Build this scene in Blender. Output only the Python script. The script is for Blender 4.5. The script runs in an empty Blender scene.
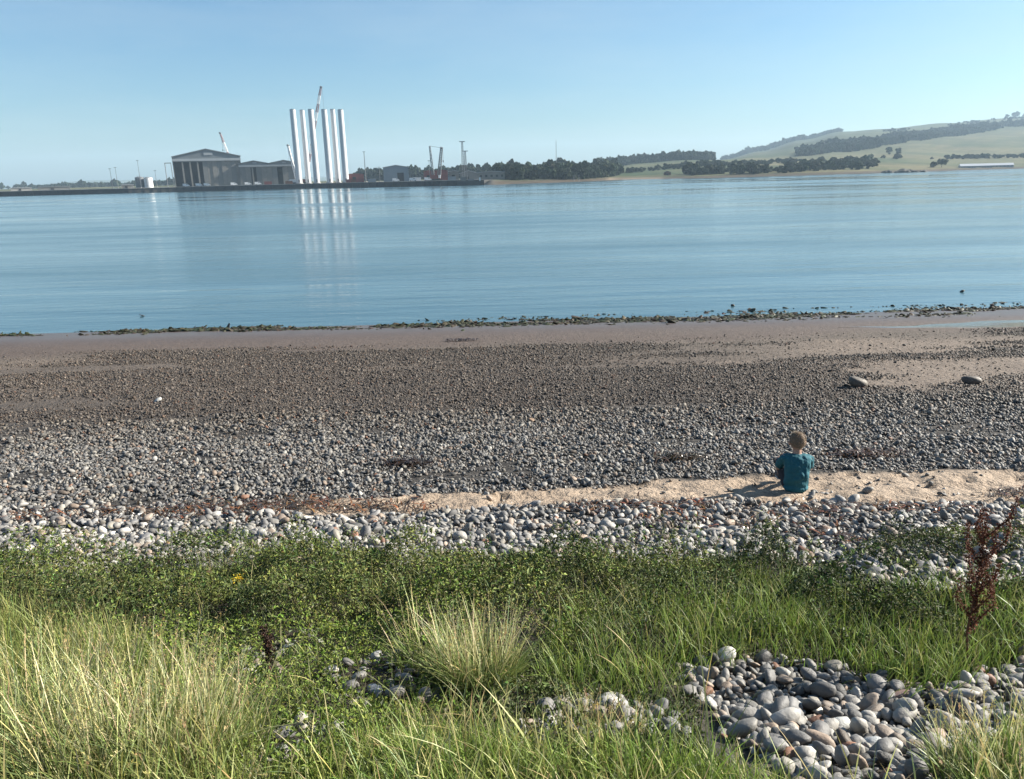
import bpy, bmesh, math, random
import numpy as np
from mathutils import Matrix, Vector

R = math.radians
rng = np.random.default_rng(11)
random.seed(11)
S = bpy.context.scene
C = S.collection

# ------------------------------------------------------------------ camera
CAM_Z, F_PX, W_PX, H_PX = 5.0, 770.0, 1024, 779
ROLL = math.atan(0.0255)
PITCH = math.atan((389.5 - 177.0) * math.cos(ROLL) / F_PX)
FWD = Vector((0, math.cos(PITCH), -math.sin(PITCH)))
R0 = Vector((1, 0, 0)); U0 = R0.cross(FWD)
RGT = R0 * math.cos(ROLL) - U0 * math.sin(ROLL)
UPV = U0 * math.cos(ROLL) + R0 * math.sin(ROLL)
cam = bpy.data.cameras.new('camera')
cam.sensor_fit = 'HORIZONTAL'; cam.sensor_width = 36; cam.lens = 36 * F_PX / W_PX
cam.clip_start = 0.05; cam.clip_end = 30000
camo = bpy.data.objects.new('camera', cam); C.objects.link(camo)
m = Matrix.Identity(4)
for i in range(3):
    m[i][0], m[i][1], m[i][2] = RGT[i], UPV[i], -FWD[i]
m[2][3] = CAM_Z
camo.matrix_world = m
S.camera = camo

# ------------------------------------------------------------------ world, sun, exposure
SUN_AZ, SUN_EL = R(77), R(29)      # azimuth clockwise from +Y
w = bpy.data.worlds.new('World'); S.world = w; w.use_nodes = True
nt = w.node_tree; nt.nodes.clear()
sky = nt.nodes.new('ShaderNodeTexSky'); sky.sky_type = 'NISHITA'; sky.sun_disc = False
sky.sun_elevation = SUN_EL; sky.sun_rotation = SUN_AZ
sky.altitude = 0; sky.air_density = 1.0; sky.dust_density = 1.2; sky.ozone_density = 6.0
bg = nt.nodes.new('ShaderNodeBackground'); bg.inputs['Strength'].default_value = 0.052
wo = nt.nodes.new('ShaderNodeOutputWorld')
tn_ = nt.nodes.new('ShaderNodeMix'); tn_.data_type = 'RGBA'; tn_.blend_type = 'MULTIPLY'; tn_.inputs[0].default_value = 1; tn_.inputs[7].default_value = (.94, 1.09, 1.03, 1)
nt.links.new(sky.outputs[0], tn_.inputs[6]); 
tcw = nt.nodes.new('ShaderNodeTexCoord'); mpw = nt.nodes.new('ShaderNodeMapping'); mpw.inputs['Scale'].default_value = (1.6, 2.6, 9.0); mpw.inputs['Rotation'].default_value = (0, R(6), R(20))
nzw = nt.nodes.new('ShaderNodeTexNoise'); nzw.inputs['Scale'].default_value = 1.4; nzw.inputs['Detail'].default_value = 6; nzw.inputs['Roughness'].default_value = .6
rpw = nt.nodes.new('ShaderNodeMapRange'); rpw.inputs['From Min'].default_value = .42; rpw.inputs['From Max'].default_value = .75; rpw.inputs['To Max'].default_value = .22
cmw = nt.nodes.new('ShaderNodeMix'); cmw.data_type = 'RGBA'; cmw.inputs[7].default_value = (4.6, 5.4, 5.7, 1)
nt.links.new(tcw.outputs['Generated'], mpw.inputs[0]); nt.links.new(mpw.outputs[0], nzw.inputs['Vector']); nt.links.new(nzw.outputs[0], rpw.inputs[0]); nt.links.new(rpw.outputs[0], cmw.inputs[0])
nt.links.new(tn_.outputs[2], cmw.inputs[6]); nt.links.new(cmw.outputs[2], bg.inputs[0]); nt.links.new(bg.outputs[0], wo.inputs[0])
sl = bpy.data.lights.new('sun', 'SUN'); sl.energy = 5.0; sl.angle = R(0.53); sl.color = (1.0, 0.93, 0.82)
so = bpy.data.objects.new('sun', sl); C.objects.link(so)
SUN = Vector((math.sin(SUN_AZ) * math.cos(SUN_EL), math.cos(SUN_AZ) * math.cos(SUN_EL), math.sin(SUN_EL)))
so.rotation_euler = SUN.to_track_quat('Z', 'Y').to_euler(); so.location = (30, 10, 40)
vs = S.view_settings
vs.view_transform = 'Standard'; vs.look = 'None'; vs.gamma = 1; vs.use_curve_mapping = False; vs.exposure = 1.5
S.render.engine = 'CYCLES'
S.cycles.max_bounces = 6; S.cycles.diffuse_bounces = 2; S.cycles.glossy_bounces = 2
S.cycles.transmission_bounces = 4; S.cycles.volume_bounces = 0; S.cycles.transparent_max_bounces = 6
S.cycles.use_denoising = True

# ------------------------------------------------------------------ numpy noise and the ground
def _h(ix, iy, s):
    n = (ix.astype(np.int64) * 374761393 + iy.astype(np.int64) * 668265263 + s * 974711) & 0x7fffffff
    n = ((n ^ (n >> 13)) * 1274126177) & 0x7fffffff
    return ((n ^ (n >> 16)) & 0xffff) / 65535.0
def vn(x, y, s=0):
    x = np.asarray(x, float); y = np.asarray(y, float)
    ix = np.floor(x); iy = np.floor(y); fx = x - ix; fy = y - iy
    fx = fx * fx * (3 - 2 * fx); fy = fy * fy * (3 - 2 * fy)
    ix = ix.astype(np.int64); iy = iy.astype(np.int64)
    a = _h(ix, iy, s); b = _h(ix + 1, iy, s); c = _h(ix, iy + 1, s); d = _h(ix + 1, iy + 1, s)
    return (a * (1 - fx) + b * fx) * (1 - fy) + (c * (1 - fx) + d * fx) * fy
def fbm(x, y, s=0, o=4):
    t = 0; a = .5; n = 0
    for k in range(o):
        t = t + a * vn(x * 2 ** k + 17 * k, y * 2 ** k - 9 * k, s + k); n += a; a *= .5
    return t / n
def sst(a, b, x):
    t = np.clip((np.asarray(x, float) - a) / (b - a), 0, 1); return t * t * (3 - 2 * t)

K = 0.909
PD = np.array([-60, -8, 0, 1.2, 2.1, 3.4, 5, 6.6, 8.3, 9.1, 13, 18, 22.5, 28.5, 30, 34, 45, 80]) * K
PZ = np.array([5.6, 4.3, 3.9, 3.75, 3.57, 3.1, 2.62, 2.2, 1.9, 1.84, 1.54, 1.15, .80, .15, 0, -.3, -.9, -2]) * K
_dd = np.arange(-60, 90, .1)
_zz = np.interp(_dd, PD, PZ)
_k = np.hanning(15); _k /= _k.sum()
_zz = np.convolve(np.pad(_zz, 7, mode='edge'), _k, 'valid')
def ground0(x, y):
    x = np.asarray(x, float); y = np.asarray(y, float)
    z = np.interp(y, _dd, _zz)
    near = 1 - sst(6.0, 7.0, y)
    z = z + near * (fbm(x * .55, y * .55, 3, 3) - .5) * .22
    z = z + (1 - near) * (fbm(x * .25, y * .5, 8, 3) - .5) * .10 * (1 - sst(19, 24, y))
    # hollow that holds the cobbles
    z = z - .10 * np.exp(-(((x - 1.25) / .9) ** 2 + ((y - 2.5) / .55) ** 2))
    return z

def ray(px, py):
    d = FWD * F_PX + RGT * (px - 512.0) + UPV * (389.5 - py)
    return d
def G(px, py):
    """point of the near ground seen at a pixel of the photograph"""
    d = ray(px, py)
    ts = np.geomspace(1.2, 80, 900) / F_PX
    X = d.x * ts; Y = d.y * ts; Z = CAM_Z + d.z * ts
    g = Z - ground0(X, Y)
    i = int(np.argmax(g < 0))
    if i == 0: i = len(ts) - 1
    f = g[i - 1] / (g[i - 1] - g[i])
    t = ts[i - 1] + f * (ts[i] - ts[i - 1])
    return np.array((d.x * t, d.y * t, CAM_Z + d.z * t))
def P(px, py, Y):
    d = ray(px, py); t = Y / d.y
    return Vector((d.x * t, Y, CAM_Z + d.z * t))
def PX(px, Y):      # world x of a column near the horizon
    return P(px, 190 - .0255 * px, Y).x
def poly(pts):
    return np.array([G(a, b)[:2] for a, b in pts])
def inside(pl, x, y):
    """signed distance, positive inside"""
    x = np.asarray(x, float); y = np.asarray(y, float)
    c = np.zeros(x.shape, bool); dm = np.full(x.shape, 1e9)
    n = len(pl)
    for i in range(n):
        ax, ay = pl[i]; bx, by = pl[(i + 1) % n]
        cond = ((ay > y) != (by > y)) & (x < (bx - ax) * (y - ay) / (by - ay + 1e-12) + ax)
        c ^= cond
        ex, ey = bx - ax, by - ay
        t = np.clip(((x - ax) * ex + (y - ay) * ey) / (ex * ex + ey * ey + 1e-12), 0, 1)
        dm = np.minimum(dm, np.hypot(x - ax - t * ex, y - ay - t * ey))
    return np.where(c, dm, -dm)

# zones of the near ground, outlined once and then used as places on the ground
Z_SAND = poly([(270, 504), (420, 495), (560, 488), (640, 483), (720, 478), (800, 474), (1024, 469), (1300, 463), (1300, 497), (1024, 502), (940, 504), (800, 503), (690, 502), (560, 504), (430, 513), (300, 517)])
Z_VEG = poly([(-600, 602), (-200, 583), (0, 576), (90, 570), (170, 560), (300, 556), (400, 564), (520, 572), (640, 574), (770, 562), (806, 572), (820, 594), (900, 606), (960, 598), (1024, 592), (1300, 588), (1500, 700), (1024, 672), (900, 690), (780, 662), (690, 668), (690, 779), (690, 900), (-600, 900)])
Z_RIGHT = poly([(1045, 700), (1300, 640), (1500, 600), (1900, 640), (1900, 980), (960, 980), (965, 850)])
Z_ISLE = poly([(845, 555), (900, 540), (980, 534), (1060, 538), (1060, 556), (960, 562), (900, 572)])
Z_COB = poly([(690, 672), (780, 664), (880, 684), (960, 690), (1024, 668), (1150, 670), (1150, 720), (985, 735), (960, 765), (880, 800), (800, 800), (730, 745), (700, 715)])
Z_BARE = [poly(q) for q in ([(340, 678), (400, 662), (420, 690), (385, 712), (340, 700)], [(235, 758), (270, 735), (330, 735), (350, 760), (300, 790), (240, 785)],
                            [(520, 735), (560, 702), (640, 700), (690, 715), (690, 740), (600, 745)], [(215, 672), (250, 655), (300, 645), (300, 672), (255, 690)])]

# ------------------------------------------------------------------ materials
def new_mat(name):
    m = bpy.data.materials.new(name); m.use_nodes = True
    n = m.node_tree; b = n.nodes['Principled BSDF']
    return m, n, b, n.nodes['Material Output']
def N(n, t, **k):
    o = n.nodes.new(t)
    for a, v in k.items(): setattr(o, a, v)
    return o
def noise(n, scale, detail=4, rough=.55, coord='Object', vec=None):
    t = N(n, 'ShaderNodeTexNoise'); t.inputs['Scale'].default_value = scale
    t.inputs['Detail'].default_value = detail; t.inputs['Roughness'].default_value = rough
    if vec is None:
        tc = N(n, 'ShaderNodeTexCoord'); vec = tc.outputs[coord]
    n.links.new(vec, t.inputs['Vector'])
    return t
def ramp(n, src, stops):
    r = N(n, 'ShaderNodeValToRGB'); e = r.color_ramp.elements
    while len(e) < len(stops): e.new(.5)
    for k, (p, c) in enumerate(stops):
        e[k].position = p; e[k].color = (*c, 1) if len(c) == 3 else c
    n.links.new(src, r.inputs[0]); return r
def mul(n, a, b, f=1.0):
    x = N(n, 'ShaderNodeMix', data_type='RGBA', blend_type='MULTIPLY'); x.inputs[0].default_value = f
    n.links.new(a, x.inputs[6]); n.links.new(b, x.inputs[7]); return x.outputs[2]
def math_(n, op, a, b=None):
    x = N(n, 'ShaderNodeMath', operation=op)
    for i, v in enumerate((a, b)):
        if v is None: continue
        if isinstance(v, (int, float)): x.inputs[i].default_value = v
        else: n.links.new(v, x.inputs[i])
    return x.outputs[0]
def bump(n, b, h, strength, dist):
    x = N(n, 'ShaderNodeBump'); x.inputs['Strength'].default_value = strength; x.inputs['Distance'].default_value = dist
    n.links.new(h, x.inputs['Height']); n.links.new(x.outputs[0], b.inputs['Normal']); return x
M = {}
ALB = .70        # overall reflectance level of the painted, mineral and plant colours below
def plain(name, col, rough=.6, metal=0, var=.25, scale=3, coord='Object'):
    col = tuple(c * ALB for c in col)
    m, n, b, o = new_mat(name)
    t = noise(n, scale, 5, .6, coord)
    r = ramp(n, t.outputs[0], [(.3, tuple(c * (1 - var) for c in col)), (.7, tuple(min(1, c * (1 + var)) for c in col))])
    n.links.new(r.outputs[0], b.inputs['Base Color'])
    b.inputs['Roughness'].default_value = rough; b.inputs['Metallic'].default_value = metal
    M[name] = m; return m
def attr_mat(name, rough, transl=0.0, spec=.4, aname='col', atype='GEOMETRY', nscale=0, nvar=.0):
    m, n, b, o = new_mat(name)
    a = N(n, 'ShaderNodeAttribute', attribute_type=atype, attribute_name=aname)
    c = a.outputs['Color']
    if nscale:
        t = noise(n, nscale, 5, .65); r = ramp(n, t.outputs[0], [(.3, (1 - nvar,) * 3), (.7, (1 + nvar,) * 3)])
        c = mul(n, c, r.outputs[0])
        bump(n, b, t.outputs[0], .35, .02)
    n.links.new(c, b.inputs['Base Color'])
    b.inputs['Roughness'].default_value = rough; b.inputs['Specular IOR Level'].default_value = spec
    if transl:
        t = N(n, 'ShaderNodeBsdfTranslucent'); n.links.new(c, t.inputs[0])
        x = N(n, 'ShaderNodeMixShader'); x.inputs[0].default_value = transl
        n.links.new(b.outputs[0], x.inputs[1]); n.links.new(t.outputs[0], x.inputs[2]); n.links.new(x.outputs[0], o.inputs[0])
    M[name] = m; return m

attr_mat('blade', .5, .3, .4)
attr_mat('leaf', .6, .15, .2)
attr_mat('farleaf', .8, .12, .1)
attr_mat('weed', .35, .1, .5)
attr_mat('pebble', .62, 0, .35, 'tint', 'INSTANCER', 1.3, .22)
attr_mat('treecrown', .8, .12, .1, 'tint', 'INSTANCER')
# single stones: colour from the object
m_, n_, b_, o_ = new_mat('stone')
oi = N(n_, 'ShaderNodeObjectInfo')
t1 = noise(n_, 1.6, 6, .65); t2 = noise(n_, 9, 4, .6)
c_ = mul(n_, oi.outputs['Color'], ramp(n_, t1.outputs[0], [(.3, (.72, .72, .72)), (.7, (1.25, 1.25, 1.22))]).outputs[0])
c_ = mul(n_, c_, ramp(n_, t2.outputs[0], [(.35, (.8, .8, .8)), (.6, (1.1, 1.1, 1.1))]).outputs[0])
n_.links.new(c_, b_.inputs['Base Color']); b_.inputs['Roughness'].default_value = .6; b_.inputs['Specular IOR Level'].default_value = .35
bump(n_, b_, t2.outputs[0], .25, .03); M['stone'] = m_

# beach: zone colour per vertex, grain and small relief from noise
m_, n_, b_, o_ = new_mat('beach')
a_ = N(n_, 'ShaderNodeAttribute', attribute_name='col')
aw = N(n_, 'ShaderNodeAttribute', attribute_name='wet')
g1 = noise(n_, 2.2, 6, .6); g2 = noise(n_, 38, 4, .7); g3 = noise(n_, 8, 5, .65)
c_ = mul(n_, a_.outputs['Color'], ramp(n_, g1.outputs[0], [(.3, (.82, .80, .78)), (.7, (1.12, 1.12, 1.12))]).outputs[0])
c_ = mul(n_, c_, ramp(n_, g2.outputs[0], [(.32, (.62, .60, .60)), (.62, (1.15, 1.15, 1.15))]).outputs[0])
n_.links.new(c_, b_.inputs['Base Color'])
rr = N(n_, 'ShaderNodeMapRange'); rr.inputs['To Min'].default_value = .9; rr.inputs['To Max'].default_value = .38
n_.links.new(aw.outputs['Fac'], rr.inputs[0]); n_.links.new(rr.outputs[0], b_.inputs['Roughness'])
h_ = math_(n_, 'ADD', math_(n_, 'MULTIPLY', g3.outputs[0], .11), math_(n_, 'MULTIPLY', g2.outputs[0], .012))
bw = bump(n_, b_, h_, 1.0, 1.0)
sw = math_(n_, 'SUBTRACT', 1.0, math_(n_, 'MULTIPLY', aw.outputs['Fac'], .85)); n_.links.new(sw, bw.inputs['Strength'])
M['beach'] = m_

# water
def water_mat(name, deep, calm=False):
    m_, n_, b_, o_ = new_mat(name)
    b_.inputs['Base Color'].default_value = (*deep, 1); b_.inputs['IOR'].default_value = 1.33
    b_.inputs['Specular IOR Level'].default_value = .5
    tc = N(n_, 'ShaderNodeTexCoord'); v = tc.outputs['Object']
    def stretch(sx, sy, rot=0):
        mp = N(n_, 'ShaderNodeMapping'); mp.inputs['Scale'].default_value = (sx, sy, 1); mp.inputs['Rotation'].default_value = (0, 0, rot)
        n_.links.new(v, mp.inputs[0]); return mp.outputs[0]
    st = noise(n_, 1, 5, .6, vec=stretch(.003, .016, R(-8)))       # wind streaks
    st2 = noise(n_, 1, 4, .6, vec=stretch(.02, .12, R(6)))
    s = math_(n_, 'ADD', math_(n_, 'MULTIPLY', st.outputs[0], .65), math_(n_, 'MULTIPLY', st2.outputs[0], .35))
    r = N(n_, 'ShaderNodeMapRange'); r.inputs['From Min'].default_value = .40; r.inputs['From Max'].default_value = .62
    r.inputs['To Min'].default_value = 0.03 if not calm else .02; r.inputs['To Max'].default_value = .27 if not calm else .04
    n_.links.new(s, r.inputs[0]); n_.links.new(r.outputs[0], b_.inputs['Roughness'])
    amp = N(n_, 'ShaderNodeMapRange'); amp.inputs['From Min'].default_value = .40; amp.inputs['From Max'].default_value = .62
    amp.inputs['To Min'].default_value = .25; amp.inputs['To Max'].default_value = 1.0; n_.links.new(s, amp.inputs[0])
    w1 = noise(n_, 1, 3, .55, vec=stretch(.08, .5, R(-2)))          # low swell lines along the shore
    w2 = noise(n_, 1, 4, .6, vec=stretch(1.1, 2.6, R(9)))            # ripples
    w3 = noise(n_, 1, 3, .6, vec=stretch(5, 9, R(-12)))
    h = math_(n_, 'ADD', math_(n_, 'MULTIPLY', w1.outputs[0], .12 if not calm else .0),
              math_(n_, 'ADD', math_(n_, 'MULTIPLY', w2.outputs[0], .028 if not calm else .004), math_(n_, 'MULTIPLY', w3.outputs[0], .006 if not calm else .002)))
    h = math_(n_, 'MULTIPLY', h, amp.outputs[0])
    bump(n_, b_, h, 1.0, 1.0)
    M[name] = m_
water_mat('sea', (.04, .088, .11))
water_mat('runnel', (.10, .085, .07), True)

# ------------------------------------------------------------------ mesh helpers
def obj(name, me, mat=None, parent=None, loc=None, **props):
    o = bpy.data.objects.new(name, me); C.objects.link(o)
    if mat is not None and me is not None and not me.materials: me.materials.append(M[mat] if isinstance(mat, str) else mat)
    if parent is not None: o.parent = parent
    if loc is not None: o.location = loc
    for k, v in props.items(): o[k] = v
    return o
def thing(name, label, cat, loc=(0, 0, 0), rz=0, group=None):
    o = bpy.data.objects.new(name, None); C.objects.link(o); o.location = loc; o.rotation_euler = (0, 0, rz)
    o['label'] = label; o['category'] = cat
    if group: o['group'] = group
    o.empty_display_size = .1
    return o
def np_mesh(name, co, quads=None, tris=None, smooth=True, attrs=None):
    me = bpy.data.meshes.new(name); co = np.asarray(co, np.float32)
    me.vertices.add(len(co)); me.vertices.foreach_set('co', co.ravel())
    idx = []; ls = []; p = 0
    nq = 0 if quads is None else len(quads); ntz = 0 if tris is None else len(tris)
    if nq: idx.append(np.asarray(quads, np.int32).ravel())
    if ntz: idx.append(np.asarray(tris, np.int32).ravel())
    idx = np.concatenate(idx)
    starts = np.concatenate([np.arange(nq) * 4, nq * 4 + np.arange(ntz) * 3]).astype(np.int32)
    me.loops.add(len(idx)); me.loops.foreach_set('vertex_index', idx)
    me.polygons.add(nq + ntz); me.polygons.foreach_set('loop_start', starts)
    me.polygons.foreach_set('use_smooth', np.full(nq + ntz, smooth))
    me.update(calc_edges=True)
    for an, (ty, dat) in (attrs or {}).items():
        a = me.attributes.new(an, ty, 'POINT')
        dat = np.asarray(dat, np.float32)
        if ty == 'FLOAT_COLOR':
            if dat.shape[1] == 3: dat = np.concatenate([dat, np.ones((len(dat), 1), np.float32)], 1)
            a.data.foreach_set('color', np.ascontiguousarray(dat).ravel())
        else: a.data.foreach_set('value', dat.ravel())
    return me
def grid_mesh(name, X, Y, Z, attrs=None, smooth=True):
    r, c = X.shape
    i = np.arange(r * c).reshape(r, c)
    q = np.stack([i[:-1, :-1], i[:-1, 1:], i[1:, 1:], i[1:, :-1]], -1).reshape(-1, 4)
    return np_mesh(name, np.stack([X, Y, Z], -1).reshape(-1, 3), q, attrs=attrs, smooth=smooth)
def bm_mesh(name, bm, smooth=False):
    me = bpy.data.meshes.new(name); bmesh.ops.recalc_face_normals(bm, faces=bm.faces); bm.to_mesh(me); bm.free()
    if smooth: me.polygons.foreach_set('use_smooth', np.ones(len(me.polygons), bool))
    return me
def box(bm, c, s, rz=0, M4=None):
    mt = Matrix.Translation(c) @ Matrix.Rotation(rz, 4, 'Z') @ Matrix.Diagonal((*s, 1))
    if M4: mt = M4 @ mt
    bmesh.ops.create_cube(bm, size=1, matrix=mt)
def bar(bm, a, b, r, r2=None, seg=6, caps=True):
    a = Vector(a); b = Vector(b); d = b - a
    q = d.to_track_quat('Z', 'Y').to_matrix().to_4x4()
    bmesh.ops.create_cone(bm, cap_ends=caps, segments=seg, radius1=r, radius2=r if r2 is None else r2, depth=d.length,
                          matrix=Matrix.Translation((a + b) / 2) @ q)
def boxes(name, lst, mat, parent=None, **k):
    bm = bmesh.new()
    for c, s in lst: box(bm, c, s)
    return obj(name, bm_mesh(name, bm), mat, parent, **k)
def bars(name, lst, mat, parent=None, seg=6, caps=True, **k):
    bm = bmesh.new()
    for a in lst: bar(bm, *a, seg=seg, caps=caps)
    return obj(name, bm_mesh(name, bm), mat, parent, **k)
def prism(name, prof, y0, y1, mat, parent=None):
    """profile in x,z pushed along y"""
    bm = bmesh.new()
    A = [bm.verts.new((x, y0, z)) for x, z in prof]; B = [bm.verts.new((x, y1, z)) for x, z in prof]
    bm.faces.new(A); bm.faces.new(B[::-1]); n = len(prof)
    for i in range(n): bm.faces.new((A[i], B[i], B[(i + 1) % n], A[(i + 1) % n]))
    return obj(name, bm_mesh(name, bm), mat, parent)

# ------------------------------------------------------------------ beach
def spaced(a, b, lo, hi, d0, grow):
    inner = list(np.arange(lo, hi, d0)); s = d0; v = inner[-1]
    while v < b: s *= grow; v += s; inner.append(v)
    s = d0; v = lo
    while v > a: s *= grow; v -= s; inner.insert(0, v)
    return np.array(inner)
bx_ = spaced(-120, 120, -8, 8, .055, 1.09); by_ = spaced(-40, 75, .8, 11, .05, 1.035)
X, Y = np.meshgrid(bx_, by_)
sand_d = inside(Z_SAND, X, Y)
veg_d = np.maximum(np.maximum(inside(Z_VEG, X, Y), inside(Z_ISLE, X, Y)), inside(Z_RIGHT, X, Y))
cob_d = inside(Z_COB, X, Y)
Z = ground0(X, Y)
sm_ = sst(-.10, .12, sand_d + (fbm(X * 2.2, Y * 2.2, 23, 3) - .5) * .22)
Z += sm_ * ((fbm(X * 2.4, Y * 3.2, 21, 4) - .5) * .09 + .0 + (fbm(X * 5.5, Y * 6.5, 25, 2) - .5) * .06)
Z += sst(.0, .3, veg_d) * (fbm(X * 1.6, Y * 1.6, 31, 3) - .4) * .10
Z += (1 - sst(.0, .2, sand_d)) * (fbm(X * 5, Y * 5, 41, 3) - .5) * .04 * (1 - sst(17, 20, Y))
for _ in range(150):
    fx_ = rng.uniform(-1.5, 8); fy_ = rng.uniform(6.4, 9.0)
    if inside(Z_SAND, np.array([fx_]), np.array([fy_]))[0] < .04: continue
    jx = np.searchsorted(bx_, fx_); iy = np.searchsorted(by_, fy_); sl_ = (slice(iy - 5, iy + 6), slice(jx - 6, jx + 7)); dx_ = X[sl_] - fx_; dy_ = Y[sl_] - fy_; rr_ = rng.uniform(.05, .10)
    q_ = (dx_ ** 2 + (dy_ * 1.3) ** 2) / rr_ ** 2; Z[sl_] += (.022 * np.exp(-((np.sqrt(q_) - 1.5) / .45) ** 2) - .05 * np.exp(-q_)) * rng.uniform(.5, 1.1)
dry = np.array((.46, .36, .265)); brn = np.array((.135, .107, .085)); wetc = np.array((.125, .092, .074)); grv = np.array((.05, .044, .038)); soil = np.array((.045, .034, .02))
far_mix = sst(9.5, 15.5, Y)[..., None]
col = grv * (1 - far_mix) + brn * far_mix
wet = sst(19.3, 20.8, Y + (fbm(X * .2, Y * .2, 5, 3) - .5) * 3)
col = col * (1 - wet[..., None]) + wetc * wet[..., None]
pt = sst(2.5, 7.5, X - (Y - 13) * .35) * sst(11.6, 13, Y) * (1 - sst(18, 19.5, Y)) + .6 * sst(.52, .66, fbm(X * .22 + 3, Y * .75, 13, 4)) * sst(14, 16, Y) * (1 - sst(18.5, 20, Y))
pt = np.clip(pt, 0, 1)[..., None]
col = col * (1 - pt) + np.array((.23, .18, .14)) * pt
s_ = sst(-.06, .06, sand_d + (fbm(X * 3, Y * 3, 6, 3) - .5) * .25)[..., None]
col = col * (1 - s_) + dry * s_
v_ = sst(-.1, .1, np.maximum(veg_d, cob_d))[..., None]
col = col * (1 - v_) + soil * v_
WET = wet * sst(20, 26, Y) * .9 + wet * .1
me = grid_mesh('beach', X, Y, Z, {'col': ('FLOAT_COLOR', col.reshape(-1, 3) * ALB), 'wet': ('FLOAT', WET.ravel())})
beach = obj('beach', me, 'beach', kind='structure')
# height lookup on the finished sheet
def ground(x, y):
    i = np.clip(np.searchsorted(by_, y) - 1, 0, len(by_) - 2); j = np.clip(np.searchsorted(bx_, x) - 1, 0, len(bx_) - 2)
    fy = (y - by_[i]) / (by_[i + 1] - by_[i]); fx = (x - bx_[j]) / (bx_[j + 1] - bx_[j])
    return (Z[i, j] * (1 - fx) + Z[i, j + 1] * fx) * (1 - fy) + (Z[i + 1, j] * (1 - fx) + Z[i + 1, j + 1] * fx) * fy
def G3(px, py):
    g = G(px, py); return Vector((g[0], g[1], float(ground(np.array([g[0]]), np.array([g[1]]))[0])))

# sea: one sheet to the horizon
xs = spaced(-5000, 5000, -60, 60, 4, 1.25); ys = spaced(20, 5200, 21, 60, 2, 1.12)
ys = ys[ys >= 20]
sX, sY = np.meshgrid(xs, ys)
obj('sea', grid_mesh('sea', sX, sY, np.zeros_like(sX)), 'sea', kind='structure')

# wet runnel lying on the sand near the tide line
rx = np.linspace(G(835, 327)[0], G(1024, 322)[0] + 14, 90); rv = np.linspace(-1, 1, 9)
rX, rV = np.meshgrid(rx, rv)
ryc = np.interp(rx, [G(835, 327)[0], G(950, 325)[0], G(1024, 322)[0], 60], [G(835, 328)[1], G(950, 325.5)[1], G(1024, 323.5)[1], G(1024, 323.5)[1] + .5])
hw = .85 * sst(rx[0], rx[0] + 4, rx) * (.6 + .9 * vn(rx * .7, rx * 0, 4)) + .02
rY = ryc[None, :] + rV * hw[None, :] + (vn(rx * .9, rx * 0 + 3, 9) - .5)[None, :] * .4
rZ = ground(rX.ravel(), rY.ravel()).reshape(rX.shape) + .012 - .014 * np.abs(rV) ** 2
obj('tidal_runnel', grid_mesh('tidal_runnel', rX, rY, rZ), 'runnel', kind='structure')

# ------------------------------------------------------------------ pebbles
def stone_mesh(name, seed, flat=.62, sub=3, ang=.0, amp=.16):
    r = np.random.default_rng(seed)
    bm = bmesh.new(); bmesh.ops.create_icosphere(bm, subdivisions=sub, radius=1)
    dirs = r.normal(size=(7, 3)); dirs /= np.linalg.norm(dirs, axis=1)[:, None]; cuts = r.uniform(.62, .95, 7)
    ph = r.uniform(0, 6, 6)
    for v in bm.verts:
        n = np.array(v.co); k = 1 + amp * (math.sin(1.7 * n[0] + ph[0]) * math.cos(1.9 * n[1] + ph[1]) + .5 * math.sin(3.1 * n[2] + 2.3 * n[0] + ph[2]))
        p = n * k
        for d, c in zip(dirs, cuts):
            e = p @ d - c
            if e > 0: p = p - d * e * (.75 + ang)
        v.co = p
    me = bm_mesh(name, bm, True)
    me.transform(Matrix.Diagonal((1, r.uniform(.68, .9), flat * r.uniform(.8, 1.15), 1)))
    me.materials.append(M['pebble']); return me
src = bpy.data.collections.new('pebble_shapes')
NV = 12
for k in range(NV):
    o = bpy.data.objects.new(f'pebble_shape.{k:03d}', stone_mesh('pebble', 100 + k, flat=(.52, .6, .7)[k % 3], sub=2, ang=.2 * (k % 2), amp=.12 + .12 * (k % 2))); src.objects.link(o)
def instancer_group(name, coll):
    g = bpy.data.node_groups.new(name, 'GeometryNodeTree')
    g.interface.new_socket('Geometry', in_out='INPUT', socket_type='NodeSocketGeometry')
    g.interface.new_socket('Geometry', in_out='OUTPUT', socket_type='NodeSocketGeometry')
    i = g.nodes.new('NodeGroupInput'); o = g.nodes.new('NodeGroupOutput')
    ci = g.nodes.new('GeometryNodeCollectionInfo'); ci.inputs['Collection'].default_value = coll
    ci.inputs['Separate Children'].default_value = True; ci.inputs['Reset Children'].default_value = True
    ip = g.nodes.new('GeometryNodeInstanceOnPoints'); ip.inputs['Pick Instance'].default_value = True
    def na(nm, ty):
        a = g.nodes.new('GeometryNodeInputNamedAttribute'); a.data_type = ty; a.inputs['Name'].default_value = nm; return a.outputs['Attribute']
    e = g.nodes.new('FunctionNodeEulerToRotation')
    g.links.new(na('rot', 'FLOAT_VECTOR'), e.inputs[0])
    g.links.new(i.outputs[0], ip.inputs['Points']); g.links.new(ci.outputs[0], ip.inputs['Instance'])
    g.links.new(na('var', 'INT'), ip.inputs['Instance Index'])
    g.links.new(e.outputs[0], ip.inputs['Rotation']); g.links.new(na('scl', 'FLOAT_VECTOR'), ip.inputs['Scale'])
    g.links.new(ip.outputs[0], o.inputs[0])
    return g
GN_PEB = instancer_group('scatter_pebbles', src)
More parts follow.
